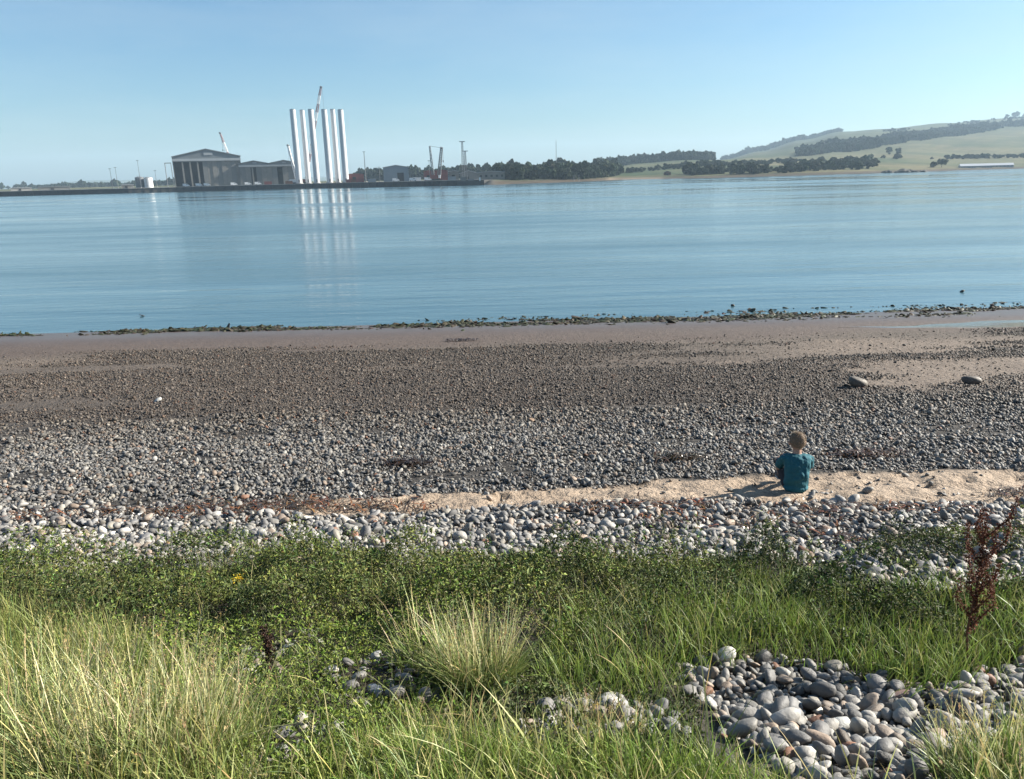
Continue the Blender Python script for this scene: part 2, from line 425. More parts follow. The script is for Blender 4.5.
def scatter(name, pts, scl, rot, var, tint, grp, label=None, cat=None, parent=None):
    me = bpy.data.meshes.new(name); me.vertices.add(len(pts)); me.vertices.foreach_set('co', np.asarray(pts, np.float32).ravel())
    for nm, ty, d, key in (('scl', 'FLOAT_VECTOR', scl, 'vector'), ('rot', 'FLOAT_VECTOR', rot, 'vector')):
        me.attributes.new(nm, ty, 'POINT').data.foreach_set(key, np.asarray(d, np.float32).ravel())
    me.attributes.new('var', 'INT', 'POINT').data.foreach_set('value', np.asarray(var, np.int32))
    t4 = np.concatenate([tint, np.ones((len(tint), 1))], 1).astype(np.float32)
    me.attributes.new('tint', 'FLOAT_COLOR', 'POINT').data.foreach_set('color', t4.ravel())
    o = obj(name, me, None, parent, kind='stuff')
    if label: o['label'] = label; o['category'] = cat
    md = o.modifiers.new('scatter', 'NODES'); md.node_group = grp
    return o
PAL = np.array([(.31, .295, .27), (.23, .225, .22), (.40, .38, .35), (.165, .16, .155), (.34, .315, .27), (.26, .21, .17), (.37, .285, .22), (.60, .57, .51), (.10, .098, .095), (.32, .17, .11)])
PW = np.array([20, 18, 14, 14, 10, 7, 5, 3, 6, 1.2]); PW /= PW.sum()
def tints(n, k=1.0, warm=None):
    c = PAL[rng.choice(len(PAL), n, p=PW)] * rng.normal(1, .25, (n, 1)).clip(.4, 1.45) * k * ALB
    return c
def jitter_points(x0, x1, y0, y1, cell):
    gx, gy = np.meshgrid(np.arange(x0, x1, cell), np.arange(y0, y1, cell))
    x = gx.ravel() + rng.uniform(-.5, .5, gx.size) * cell; y = gy.ravel() + rng.uniform(-.5, .5, gx.size) * cell
    return x, y
def pebble_field(name, x, y, size, tint, label, sink=.25, sig=.45):
    n = len(x); s = size * np.exp(rng.normal(0, sig, n)); s = np.clip(s, size * .4, size * 2.6)
    z = ground(x, y) + s * .5 * (.5 - sink) + rng.normal(0, .16, n) * s
    pts = np.stack([x, y, z], 1)
    scl = np.stack([s * .5 * rng.uniform(.9, 1.35, n), s * .5, s * .5 * rng.uniform(.75, 1.15, n)], 1)
    rot = np.stack([rng.normal(0, .55, n), rng.normal(0, .55, n), rng.uniform(0, 6.28, n)], 1)
    return scatter(name, pts, scl, rot, rng.integers(0, NV, n), tint, GN_PEB, label, 'pebbles')
def vis(x, y, pad=2.2):
    return np.abs(x) < .70 * np.maximum(y, 0) + pad

# belt of larger pale pebbles between the plants and the sand strip
x, y = jitter_points(-9, 9, 4.0, 8.5, .043)
sd = inside(Z_SAND, x, y); vd = np.maximum(inside(Z_VEG, x, y), inside(Z_ISLE, x, y))
lim = np.interp(x, [-9, G(0, 520)[0], G(300, 508)[0], G(560, 500)[0], G(800, 498)[0], 9], [G(0, 503)[1], G(0, 508)[1], G(300, 505)[1], G(560, 497)[1], G(800, 490)[1], G(1024, 486)[1]])
kp = ((sd < -.02 + .34 * (fbm(x * 2.6, y * 2.6, 7, 3) - .42)) | (rng.random(len(x)) < .02)) & (vd < np.where(x > 2.2, .9, .3)) & (y < lim + .25 * (fbm(x * 2, y * 2, 3, 2) - .5)) & vis(x, y) & (y > np.where(x > 2.2, 4.0, 5.0))
x, y = x[kp], y[kp]
BELT = pebble_field('pebbles', x, y, .047, tints(len(x), 1.0), 'belt of larger pale grey pebbles between the plants and the sand strip')
# shingle slope beyond the strip
x, y = jitter_points(-14, 14, 6.6, 13, .034)
sd = inside(Z_SAND, x, y)
lim2 = np.interp(x, [-9, G(0, 520)[0], G(300, 508)[0], G(560, 500)[0], G(800, 498)[0], 9], [G(0, 503)[1], G(0, 508)[1], G(300, 505)[1], G(560, 497)[1], G(800, 490)[1], G(1024, 486)[1]])
bare = fbm(x * .5, y * 1.6, 12, 4)
kp = ((sd < -.03 + .30 * (fbm(x * 2.2, y * 2.2, 9, 3) - .42)) | (rng.random(len(x)) < .02)) & (y >= lim2) & (y < 12 + .8 * (fbm(x * .6, y, 2, 2) - .5)) & vis(x, y) & ((bare < .66) | (rng.random(len(x)) < .25))
x, y = x[kp], y[kp]
f = sst(9.5, 12.5, y)[:, None]
pebble_field('pebbles', x, y, .034, tints(len(x), .68) * (1 - f * np.array((.36, .43, .50))), 'grey shingle slope sweeping across the beach beyond the sand strip')
# finer brown shingle thinning out toward the wet sand
x, y = jitter_points(-20, 20, 11.6, 20.6, .038)
d = fbm(x * .22, y * .75, 13, 4)
right = sst(2, 9, x)
thin = .50 + .16 * sst(16.5, 20.5, y) + right * .05 * sst(11.5, 13.5, y) - .10 * (1 - sst(15, 17, y)) * (1 - right * .7) + .20 * sst(3.5, 7.5, x - (y - 13) * .35) * sst(11.8, 12.6, y) * (1 - sst(14.6, 16.0, y))
kp = (y > 11.9) & vis(x, y) & (rng.random(len(x)) < np.clip((d - thin + .16) / .16, .05, 1)) & (rng.random(len(x)) < 1 - .75 * sst(19.2, 20.6, y))
x, y = x[kp], y[kp]
pebble_field('pebbles', x, y, .029, tints(len(x), .33) * np.array((1.0, .86, .76)), 'fine dark brown shingle thinning out toward the wet sand', sink=.3, sig=.4)

# ------------------------------------------------------------------ cobbles of the foreground hollow (single stones) and small fill
stone_src = [stone_mesh('stone', 300 + k, flat=.66, sub=3, amp=.14) for k in range(12)]
for me in stone_src:
    me.materials.clear(); me.materials.append(M['stone'])
cobbles = obj('shingle_patch', None, kind='structure')
def put_stone(name, x, y, size, colr, parent=None, asp=None, yaw=None, seed=None, sink=.22, z=None):
    o = bpy.data.objects.new(name, stone_src[seed if seed is not None else int(rng.integers(0, 12))]); C.objects.link(o)
    a = asp or (float(rng.uniform(.95, 1.35)), 1, float(rng.uniform(.8, 1.15)))
    g = float(ground(np.array([x]), np.array([y]))[0]) if z is None else z
    o.scale = tuple(size * .5 * q for q in a)
    o.location = (x, y, g + size * .5 * .62 * a[2] * (1 - 2 * sink) * .8)
    o.rotation_euler = (float(rng.normal(0, .22)), float(rng.normal(0, .22)), float(rng.uniform(0, 6.28)) if yaw is None else yaw)
    o.color = (*[float(c) for c in colr], 1)
    if parent is not None: o.parent = parent
    return o
NAMED = [  # label, px, py, width px, colour, aspect
    ('large pale grey cobble, biggest round one amid the foreground stones', 838, 733, 27, (.60, .60, .58), (1.1, 1, 1.1)),
    ('angular light grey cobble near the middle of the foreground stones', 870, 747, 27, (.52, .54, .55), (1.2, 1, .9)),
    ('pinkish brown cobble toward the right of the foreground stones', 936, 741, 25, (.38, .26, .22), (1.2, 1, 1)),
    ('long dull red stone at the back of the foreground stones', 902, 700, 34, (.25, .17, .15), (1.5, .9, .8)),
    ('flat reddish stone at the front edge of the foreground stones', 842, 760, 24, (.36, .22, .18), (1.35, .9, .7)),
    ('round white cobble on the left side of the foreground stones', 797, 712, 17, (.58, .58, .57), (1.1, 1, 1)),
    ('white flat stone lying among leaves beside the dark dead stem', 250, 677, 22, (.66, .65, .62), (1.4, 1, .6)),
    ('white stone in the dark leaves above the dead stem', 289, 651, 18, (.66, .65, .62), (1.4, 1, .7)),
    ('pinkish stone half hidden by the dry grass seed heads', 221, 665, 13, (.50, .42, .36), (1.1, 1, .8)),
    ('bluish grey stone between the leaves and the central tuft', 375, 697, 20, (.36, .38, .41), (1.1, 1, .9)),
    ('pale stone standing upright left of the central tuft', 377, 668, 15, (.55, .54, .52), (.9, 1, 1.5)),
    ('whitish round stone in the stony gap by the bottom edge', 265, 750, 16, (.60, .58, .54), (1, 1, 1)),
]
taken = []
for lab, px, py, wd, c, asp in NAMED:
    g = G3(px, py); dist = (g - Vector((0, 0, CAM_Z))).length
    sz = wd / F_PX * dist * .78 / asp[0]; c = [q * ALB for q in c]
    o = put_stone('stone', g.x, g.y, sz, c, asp=asp, yaw=float(rng.uniform(-.3, .3)), z=g.z + .015)
    o['label'] = lab; o['category'] = 'stone'
    taken.append((g.x, g.y, sz * .5 * asp[0]))
# nearest 288 stones one by one
cand = []
for pl, big, wgt in [(Z_COB, .052, 1.0)] + [(b, .048, 1.0 if k == 2 else .8) for k, b in enumerate(Z_BARE)]:
    x0, y0 = pl.min(0); x1, y1 = pl.max(0)
    k_ = 5200 if wgt == 1 else 70
    xx = rng.uniform(x0, min(x1, 2.6), k_); yy = rng.uniform(y0, y1, k_)
    dd = inside(pl, xx, yy) + (fbm(xx * 3, yy * 3, 77, 3) - .5) * .3
    for a, b, d_ in zip(xx, yy, dd):
        if d_ > -.02: cand.append((a, b, min(.074, big * float(np.exp(rng.normal(-.08, .33))))))
random.shuffle(cand)
placed = []
for a, b, s in cand:
    if len(placed) >= 288: break
    ok = True
    for (p, q, r_) in taken + [(p, q, s2 * .5) for p, q, s2 in placed]:
        if (p - a) ** 2 + (q - b) ** 2 < (r_ + s * .5) ** 2 * .62: ok = False; break
    if ok and s > .036: placed.append((a, b, s))
tc_ = tints(len(placed), .95)
for (a, b, s), c in zip(placed, tc_): put_stone('stone', a, b, s, c, parent=cobbles)
# fill between them
x, y = jitter_points(-3.2, 4.2, 1.2, 4.6, .036)
dd = inside(Z_COB, x, y)
for b in Z_BARE: dd = np.maximum(dd, inside(b, x, y))
kp = (dd + (fbm(x * 3, y * 3, 77, 3) - .5) * .3 > -.05) & ((np.maximum(inside(Z_COB, x, y), inside(Z_BARE[2], x, y)) > -.05) | (rng.random(len(x)) < .35)); x, y = x[kp], y[kp]
fill = pebble_field('pebbles', x, y, .042, tints(len(x), .92), None, sink=.0); fill.parent = cobbles

# single stones out on the beach
BEACH_ST = [
    ('rounded grey boulder alone on the sand beyond the seated person', 858, 387, 20, (.18, .155, .13), (1.2, 1, 1.15), 'boulder'),
    ('low dark boulder on the sand near the right edge', 972, 383, 18, (.17, .145, .125), (1.3, 1, 1.1), 'boulder'),
    ('white stone standing out on the dark shingle at left', 158, 402, 9, (.72, .70, .66), (1.2, 1, .8), 'white_stone'),
    ('broad flat pale stone at the edge of the plants below the seated person', 712, 533, 22, (.46, .42, .38), (1.5, 1, .6), 'flat_stone'),
    ('rusty orange stone in the pebble belt above the plants', 471, 531, 10, (.50, .19, .10), (1.3, 1, .8), 'red_stone'),
    ('brown lump of rock on the shingle past mid beach', 531, 422, 9, (.30, .20, .13), (1.1, 1, .9), 'brown_stone'),
    ('small dark rock standing in the shallows off the weed band', 733, 306, 4, (.06, .06, .055), (1, 1, 1), 'shore_rock'),
    ('dark rock awash in the water near the left shore', 143, 316, 8, (.06, .06, .055), (1.6, 1, .35), 'shore_rock'),
    ('dark rock awash near the right shore', 962, 292, 5, (.06, .06, .055), (1.3, 1, .8), 'shore_rock'),
]
for lab, px, py, wd, c, asp, nm in BEACH_ST:
    if nm == 'shore_rock':
        d_ = ray(px, py); t_ = -CAM_Z / d_.z; g = Vector((d_.x * t_, d_.y * t_, 0))
    else: g = G3(px, py)
    dist = (g - Vector((0, 0, CAM_Z))).length; c = [q * ALB for q in c]
    o = put_stone(nm, g.x, g.y, wd / F_PX * dist * .95 / asp[0], c, asp=asp, yaw=float(rng.uniform(-.3, .3)), z=g.z, sink=.12)
    o['label'] = lab; o['category'] = 'boulder' if nm == 'boulder' else 'stone'

# ------------------------------------------------------------------ blades and leaves
def blades(name, base, h, wd, az, bend, c0, c1, prof=(1, .95, .75, .45), mat='blade', parent=None, mid=.5, **props):
    n = len(base); L = len(prof)
    s = np.linspace(0, 1, L + 1)
    dirv = np.stack([np.cos(az), np.sin(az), np.zeros(n)], 1)
    tw = az + np.pi / 2 + rng.normal(0, .7, n)
    side = np.stack([np.cos(tw), np.sin(tw), np.zeros(n)], 1)
    co = np.zeros((n, 2 * L + 1, 3)); cc = np.zeros((n, 2 * L + 1, 3))
    for k in range(L + 1):
        t = s[k]
        p = base + dirv * (h * bend * t ** 1.8)[:, None]
        p[:, 2] += h * (t - .45 * bend * bend * t * t)
        mixv = np.clip((t - mid + .35) / .7, 0, 1)
        c = c0 * (1 - mixv) + c1 * mixv
        if k < L:
            co[:, 2 * k] = p - side * (wd * prof[k] * .5)[:, None]; co[:, 2 * k + 1] = p + side * (wd * prof[k] * .5)[:, None]
            cc[:, 2 * k] = c; cc[:, 2 * k + 1] = c
        else: co[:, 2 * L] = p; cc[:, 2 * L] = c
    nvb = 2 * L + 1; off = (np.arange(n) * nvb)[:, None]
    q = np.concatenate([off + np.array([2 * k, 2 * k + 1, 2 * k + 3, 2 * k + 2]) for k in range(L - 1)])
    t = off + np.array([2 * L - 2, 2 * L - 1, 2 * L])
    me = np_mesh(name, co.reshape(-1, 3), q, t, attrs={'col': ('FLOAT_COLOR', cc.reshape(-1, 3))})
    return obj(name, me, mat, parent, **props)
def leaves(name, pos, ln, wd, az, tilt, colr, mat='leaf', parent=None, **props):
    n = len(pos)
    u = np.stack([np.cos(az) * np.cos(tilt), np.sin(az) * np.cos(tilt), np.sin(tilt)], 1)
    v = np.stack([-np.sin(az), np.cos(az), np.zeros(n)], 1)
    roll = rng.normal(0, .5, n); nn = np.cross(u, v)
    v2 = v * np.cos(roll)[:, None] + nn * np.sin(roll)[:, None]; n2 = np.cross(u, v2)
    co = np.zeros((n, 4, 3)); l_ = ln[:, None]; w_ = wd[:, None]
    co[:, 0] = pos; co[:, 1] = pos + u * l_ * .45 - v2 * w_ * .5 + n2 * w_ * .2
    co[:, 2] = pos + u * l_ - n2 * l_ * .12; co[:, 3] = pos + u * l_ * .45 + v2 * w_ * .5 + n2 * w_ * .2
    off = (np.arange(n) * 4)[:, None]
    t = np.concatenate([off + np.array(a) for a in ((0, 1, 2), (0, 2, 3))])
    cc = np.repeat(colr, 4, 0)
    return obj(name, np_mesh(name, co.reshape(-1, 3), None, t, smooth=False, attrs={'col': ('FLOAT_COLOR', cc)}), mat, parent, **props)
def cvar(base, n, v=.22, hv=.10):
    c = np.array(base)[None, :] * np.exp(rng.normal(0, v, (n, 1))) * (1 + rng.normal(0, hv, (n, 3)))
    return np.clip(c * ALB, .003, .9)
def rand_in(pl, n, pad=0.0, xlim=9):
    x0, y0 = pl.min(0); x1, y1 = pl.max(0); x0 = max(x0, -xlim); x1 = min(x1, xlim)
    xx = np.empty(0); yy = np.empty(0)
    while len(xx) < n:
        a = rng.uniform(x0, x1, n * 2); b = rng.uniform(y0, y1, n * 2); k = inside(pl, a, b) > -pad
        xx = np.concatenate([xx, a[k]]); yy = np.concatenate([yy, b[k]])
    return xx[:n], yy[:n]

GREEN = (.115, .185, .034); LIME = (.28, .37, .075); STRAW = (.60, .54, .24); PALE = (.74, .69, .37); DARKG = (.045, .075, .024)
bare_d = lambda x, y: np.max([inside(b, x, y) for b in Z_BARE] + [inside(Z_COB, x, y)], axis=0) + (fbm(x * 3, y * 3, 77, 3) - .5) * .3 - .02
# --- low leafy ground cover
def mound(x, y):
    return .03 + .20 * sst(.38, .75, fbm(x * 1.3, y * 1.5, 51, 3)) * sst(3.0, 4.2, y) + .24 * sst(.42, .72, fbm(x * 2.9, y * 2.9, 61, 2)) * (.35 + .65 * sst(3.0, 4.2, y))
NL = 300000
x, y = rand_in(Z_VEG, NL, .05, 8.0)
xi, yi = rand_in(Z_ISLE, 9000, .08)
xr, yr = rand_in(Z_RIGHT, 30000, .05, 6.0)
x = np.concatenate([x, xi, xr]); y = np.concatenate([y, yi, yr])
kp = vis(x, y, 2.6) & (y > 1.2) & ((bare_d(x, y) < .02) | (rng.random(len(x)) < np.where(inside(Z_COB, x, y) > 0, .03, .3)))
edge = np.maximum(np.maximum(inside(Z_VEG, x, y), inside(Z_ISLE, x, y)), inside(Z_RIGHT, x, y)); kp &= edge + .25 * (fbm(x * 2.2, y * 2.2, 71, 3) - .45) > 0
dens = np.where(y > 3.7, 1.0, .9) * np.where((fbm(x * .9, y * .9, 81, 3) < .36), .45, 1); kp &= rng.random(len(x)) < dens
x, y = x[kp], y[kp]; n = len(x)
hh = mound(x, y) * sst(-.05, .35, np.maximum(np.maximum(inside(Z_VEG, x, y), inside(Z_ISLE, x, y)), inside(Z_RIGHT, x, y)))
pos = np.stack([x, y, ground(x, y) + .01 + hh * (1 - rng.random(n) ** 1.7)], 1)
kind = fbm(x * 1.1 + 5, y * 1.1, 91, 3)
cA = cvar((.045, .068, .02), n, .42); cB = cvar((.17, .20, .05), n, .42); cC = cvar((.17, .18, .095), n, .3); cD = cvar((.10, .075, .04), n, .3)
mixk = sst(.42, .6, kind)[:, None]
c = cA * (1 - mixk) + cB * mixk
q = rng.random(n); c = np.where((q < .14)[:, None], cC, c); c = np.where((q > .955)[:, None], cD, c)
near_lime = ((y < 3.7) & (x < -.2))[:, None]; c = np.where(near_lime & (q[:, None] > .14), cvar((.18, .24, .045), n, .3), c)
ln = rng.uniform(.012, .030, n) * np.where(y > 3.8, 1.1, .9)
leaves('ground_cover', pos, ln, ln * rng.uniform(.35, .6, n), rng.uniform(0, 6.28, n), rng.normal(.5, .5, n), c, kind='stuff')
x, y = rand_in(Z_VEG, 26000, 0, 7.5); f = fbm(x * 1.7 + 9, y * 1.7, 95, 3)
kp = vis(x, y, 1) & (y > 2.2) & (bare_d(x, y) < 0) & (f > .56); x, y = x[kp], y[kp]; n = len(x)
ln = rng.uniform(.026, .055, n)
c = np.where((rng.random(n) < .6)[:, None], cvar((.075, .115, .028), n, .35), cvar((.16, .20, .06), n, .3))
leaves('ground_cover', np.stack([x, y, ground(x, y) + mound(x, y) * rng.uniform(.6, 1.05, n)], 1), ln, ln * rng.uniform(.3, .5, n), rng.uniform(0, 6.28, n), rng.normal(.6, .4, n), c, kind='stuff')
# --- upright leafy sprigs sticking out of the cover
x, y = rand_in(Z_VEG, 5200, 0, 7.5); kp = vis(x, y, 1) & (y > 3.9) & (bare_d(x, y) < 0); x, y = x[kp], y[kp]
P_, A_, T_, L_, C_ = [], [], [], [], []
for a, b, z in zip(x, y, ground(x, y) + mound(x, y) * .7):
    hgt = rng.uniform(.05, .19); lean = rng.normal(0, .25, 2); k = int(rng.integers(8, 16)); cb = cvar((.085, .13, .035) if rng.random() < .6 else (.21, .26, .08), 1, .3)[0]
    t = np.linspace(.1, 1, k)
    P_.append(np.stack([a + lean[0] * hgt * t, b + lean[1] * hgt * t, z + hgt * t], 1)); A_.append(np.arange(k) * 2.4 + rng.uniform(0, 6)); T_.append(rng.normal(.6, .25, k))
    L_.append(.026 * (1.1 - .6 * t)); C_.append(np.repeat(cb[None], k, 0) * rng.uniform(.8, 1.25, (k, 1)))
L_ = np.concatenate(L_)
leaves('ground_cover', np.concatenate(P_), L_, L_ * .42, np.concatenate(A_), np.concatenate(T_), np.concatenate(C_), kind='stuff')

# --- short and medium grass (one mass)
def grass_zone(name, pl, n, h, wd, c0, c1, bend=.35, pad=.05, prof=(1, .95, .75, .45), clump=.5, cs=2.2, seed=0, aim=None, xlim=8.5):
    x, y = rand_in(pl, n, pad, xlim)
    f = fbm(x * cs, y * cs, 200 + seed, 3)
    kp = (rng.random(n) < sst(clump - .22, clump + .12, f)) & ((bare_d(x, y) < rng.normal(-.01, .05, n)) | (rng.random(n) < .09)) & (y > .6) & vis(x, y, 2.8)
    x, y, f = x[kp], y[kp], f[kp]; k = len(x)
    base = np.stack([x, y, ground(x, y) - .01], 1)
    hh = h * np.exp(rng.normal(-.1, .32, k)) * (.55 + .9 * f)
    az = rng.uniform(0, 6.28, k) if aim is None else rng.normal(aim, 1.1, k)
    return blades(name, base, hh, wd * rng.uniform(.6, 1.3, k), az, np.abs(rng.normal(bend, .2, k)), cvar(c0, k), cvar(c1, k), prof, kind='stuff')
Z_GR = poly([(560, 640), (640, 590), (720, 570), (800, 590), (1024, 600), (1300, 590), (1300, 690), (1024, 680), (900, 705), (780, 672), (690, 678), (620, 715), (540, 700)])
Z_BOT = poly([(180, 800), (330, 750), (450, 745), (520, 770), (640, 778), (700, 780), (760, 800), (820, 835), (950, 835), (1024, 800), (1100, 960), (100, 960)])
Z_LEFT = poly([(-500, 640), (0, 630), (60, 640), (140, 668), (215, 715), (250, 760), (250, 960), (-500, 960)])
Z_LEFTB = poly([(-500, 585), (0, 590), (90, 600), (120, 640), (0, 640), (-500, 650)])
STEM = (.55, .5, .5, .45, .9, 1.1, .6)
grass_zone('grass', Z_GR, 15000, .135, .0055, GREEN, LIME, .45, clump=.42, seed=1)
grass_zone('grass', Z_GR, 1300, .19, .0036, LIME, STRAW, .4, clump=.4, seed=2)
grass_zone('grass', Z_BOT, 18000, .115, .0048, GREEN, LIME, .5, clump=.36, seed=3)
grass_zone('grass', Z_BOT, 2200, .19, .0032, LIME, STRAW, .45, clump=.35, seed=4, prof=STEM)
grass_zone('grass', Z_RIGHT, 16000, .14, .005, GREEN, LIME, .5, clump=.36, seed=9, xlim=6)
grass_zone('grass', Z_RIGHT, 1200, .2, .0034, LIME, STRAW, .45, clump=.38, seed=10, prof=STEM, xlim=6)
grass_zone('grass', Z_LEFT, 22000, .20, .005, (.15, .22, .045), (.36, .38, .12), .42, clump=.28, seed=5)
grass_zone('grass', Z_LEFTB, 5000, .20, .0042, GREEN, (.48, .45, .19), .35, clump=.4, seed=6)
grass_zone('grass', Z_VEG, 16000, .15, .0042, (.12, .165, .05), (.27, .30, .11), .45, clump=.50, seed=7)
grass_zone('grass', Z_VEG, 1800, .20, .003, LIME, STRAW, .4, clump=.48, seed=8, prof=STEM)

# --- tufts one can tell apart: pale flowering stems over a green base
def tuft(label, px, py, rad, h, ng, ns, lean=0.0, group='tall grass tufts on the bank'):
    g = G3(px, py); t = thing('grass_tuft', label, 'grass', g, 0, group)
    def base(n, r):
        a = rng.uniform(0, 6.28, n); rr = r * np.sqrt(rng.random(n)); x = rr * np.cos(a); y = rr * np.sin(a)
        return np.stack([x, y, ground(x + g.x, y + g.y) - g.z - .015], 1), a, rr / r
    b, a, q = base(ng, rad); n = ng
    blades('leaf_blades', b, h * .62 * np.exp(rng.normal(-.15, .3, n)), .0055 * rng.uniform(.6, 1.3, n), a + rng.normal(0, .7, n), np.abs(rng.normal(.35 + .25 * q, .18, n)), cvar((.13, .20, .05), n), cvar((.30, .35, .11), n), parent=t)
    b, a, q = base(ns, rad * .95); n = ns
    az = np.where(rng.random(n) < .5, a + rng.normal(0, .6, n), rng.normal(lean, .9, n))
    hh = h * np.minimum(np.exp(rng.normal(-.12, .3, n)), 1.18); bd = np.abs(rng.normal(.16 + .2 * q, .16, n)); c1 = cvar(PALE, n, .2)
    blades('dry_stems', b, hh, .0038 * rng.uniform(.7, 1.3, n), az, bd, cvar((.50, .46, .22), n), c1, (.7, .65, .6, .6, .6, .5), parent=t, mid=.4)
    k = 8; tt = rng.uniform(.76, 1.0, (n, k)); dv = np.stack([np.cos(az), np.sin(az)], 1)
    px_ = (b[:, None, :2] + dv[:, None, :] * (hh * bd)[:, None, None] * (tt ** 1.8)[..., None]).reshape(-1, 2)
    pz = (b[:, 2:3] + hh[:, None] * (tt - .45 * (bd * bd)[:, None] * tt * tt)).reshape(-1); m_ = n * k
    leaves('seed_heads', np.concatenate([px_, pz[:, None]], 1), rng.uniform(.007, .015, m_), np.full(m_, .0026), rng.uniform(0, 6.28, m_), rng.normal(1.0, .25, m_), np.repeat(c1 * np.array((1.0, .94, .78)), k, 0) * rng.uniform(.75, 1.0, (m_, 1)), 'blade', t, kind='stuff')
    return t
tuft('pale flowering grass tuft in the middle of the bank, standing alone', 478, 690, .17, .35, 1100, 230, 1.2)
tuft('sparse bleached stems leaning left beside the central tuft', 425, 672, .13, .32, 160, 40, 2.4)
tuft('densest bright straw tuft in the tall dry grass at left', 140, 778, .30, .41, 1000, 380, .8)
tuft('straw tuft with reddish seed heads on the right side of the dry grass', 205, 768, .20, .37, 450, 130, .3)
tuft('dry grass tuft cut off by the left edge of the view', 10, 770, .34, .41, 1000, 240, 1.0)
tuft('thin dry grass tuft further up along the left edge', 60, 692, .34, .28, 600, 110, .6)
tuft('low straw tuft among the stones at the bottom right corner', 1000, 778, .18, .24, 500, 150, 2.0)
tuft('bleached mat of dead grass by the stones below the central tuft', 600, 735, .16, .13, 120, 130, .2)

# --- dead dock stalks
plain('dock_stem', (.16, .06, .035), .8, 0, .3, 30)
def dock(name, label, px, py, h, nbr, seedcol, spread=.10, fl=1.0):
    g = G3(px, py); t = thing(name, label, 'plant', g, 0)
    pts = [Vector((0, 0, 0))]; 
    for k in range(1, 9): pts.append(Vector((rng.normal(0, .008), rng.normal(0, .008), h * k / 8)))
    bm = bmesh.new()
    for k in range(8): bar(bm, pts[k], pts[k + 1], .006 * (1 - k / 10), .006 * (1 - (k + 1) / 10))
    br = []
    for k in range(nbr):
        s = .30 + .6 * k / nbr; a = k * 2.4 + rng.normal(0, .4); L = h * rng.uniform(.2, .42) * (1.15 - s * .6)
        p0 = Vector((0, 0, h * s)); p1 = p0 + Vector((math.cos(a) * spread * rng.uniform(.5, 1.1), math.sin(a) * spread * rng.uniform(.5, 1.1), L * .55)); p2 = p1 + Vector((rng.normal(0, .012), rng.normal(0, .012), L * .5))
        bar(bm, p0, p1, .003, .0022, 5); bar(bm, p1, p2, .0022, .001, 5); br += [(p0, p1), (p1, p2)]
    obj('stem', bm_mesh('stem', bm), 'dock_stem', t)
    br.append((Vector((0, 0, h * .62)), Vector((0, 0, h)))); br.append((Vector((0, 0, h * .25)), Vector((0, 0, h * .62))))
    pos = []
    for a, b in br:
        n = int((b - a).length / .0016 * fl)
        for q in range(n):
            p = a.lerp(b, rng.random()); pos.append((p.x + rng.normal(0, .007), p.y + rng.normal(0, .007), p.z + rng.normal(0, .004)))
    pos = np.array(pos); n = len(pos)
    ln = rng.uniform(.006, .013, n)
    leaves('seed_clusters', pos, ln, ln * .8, rng.uniform(0, 6.28, n), rng.normal(-.2, .6, n), cvar(seedcol, n, .35), parent=t)
    return t
dock('dead_dock', 'tall rust brown dead dock stalk full of seeds at the right edge', 965, 668, .76, 14, (.17, .058, .03), .08, 2.0)
dock('dead_dock', 'short dark brown dead dock stalk among leaves at left', 272, 684, .26, 5, (.055, .032, .022), .025, 2.5)
# a single yellow flower in the leaves
g = G3(240, 606); t = thing('ragwort', 'small yellow flowering weed in the dark leaves', 'plant', g + Vector((0, 0, .06)))
bars('stem', [((0, 0, -.06), (.01, 0, .12), .004, .002)], plain('weed_stem', (.10, .15, .04)), t)
a = rng.uniform(0, 6.28, 60); rr = rng.uniform(0, .035, 60)
leaves('flowers', np.stack([.01 + rr * np.cos(a), rr * np.sin(a), .115 + rng.normal(0, .008, 60)], 1), np.full(60, .014), np.full(60, .008), a, rng.normal(.3, .3, 60), cvar((.75, .55, .03), 60, .1), parent=t)

# ------------------------------------------------------------------ seaweed
def weed_pile(name, label, px, py, lx, ly, n, colr, top=True, hgt=.05, up=0.0):
    g = G3(px, py)
    x = np.clip(rng.normal(0, lx * .3, n), -lx * .5, lx * .5); y = np.clip(rng.normal(0, ly * .3, n), -ly * .5, ly * .5)
    b = np.stack([x, y, ground(x + g.x, y + g.y) - g.z + rng.uniform(.0, hgt, n)], 1)
    o = blades(name, b, rng.uniform(.05, .16, n), rng.uniform(.008, .028, n), rng.uniform(0, 6.28, n), np.abs(rng.normal(1.47, .06, n)), cvar(colr, n, .35), cvar(colr, n, .35), (.8, 1, .9, .6), 'weed')
    o.location = g
    if top: o['label'] = label; o['category'] = 'seaweed'
    else: o['kind'] = 'stuff'; o['label'] = label; o['category'] = 'seaweed'
    return o
weed_pile('seaweed_clump', 'dark brown seaweed clump on the shingle left of centre', 408, 465, .5, .18, 160, (.05, .03, .018))
weed_pile('seaweed_clump', 'olive brown seaweed clump on the shingle above the sand strip', 680, 459, .6, .2, 190, (.075, .05, .025))
weed_pile('seaweed_clump', 'rusty brown seaweed clump right of the seated person', 870, 456, .7, .2, 200, (.09, .045, .02))
weed_pile('seaweed_clump', 'dark flat weed scrap lying on the wet brown sand', 462, 341, .8, .30, 170, (.05, .03, .025))
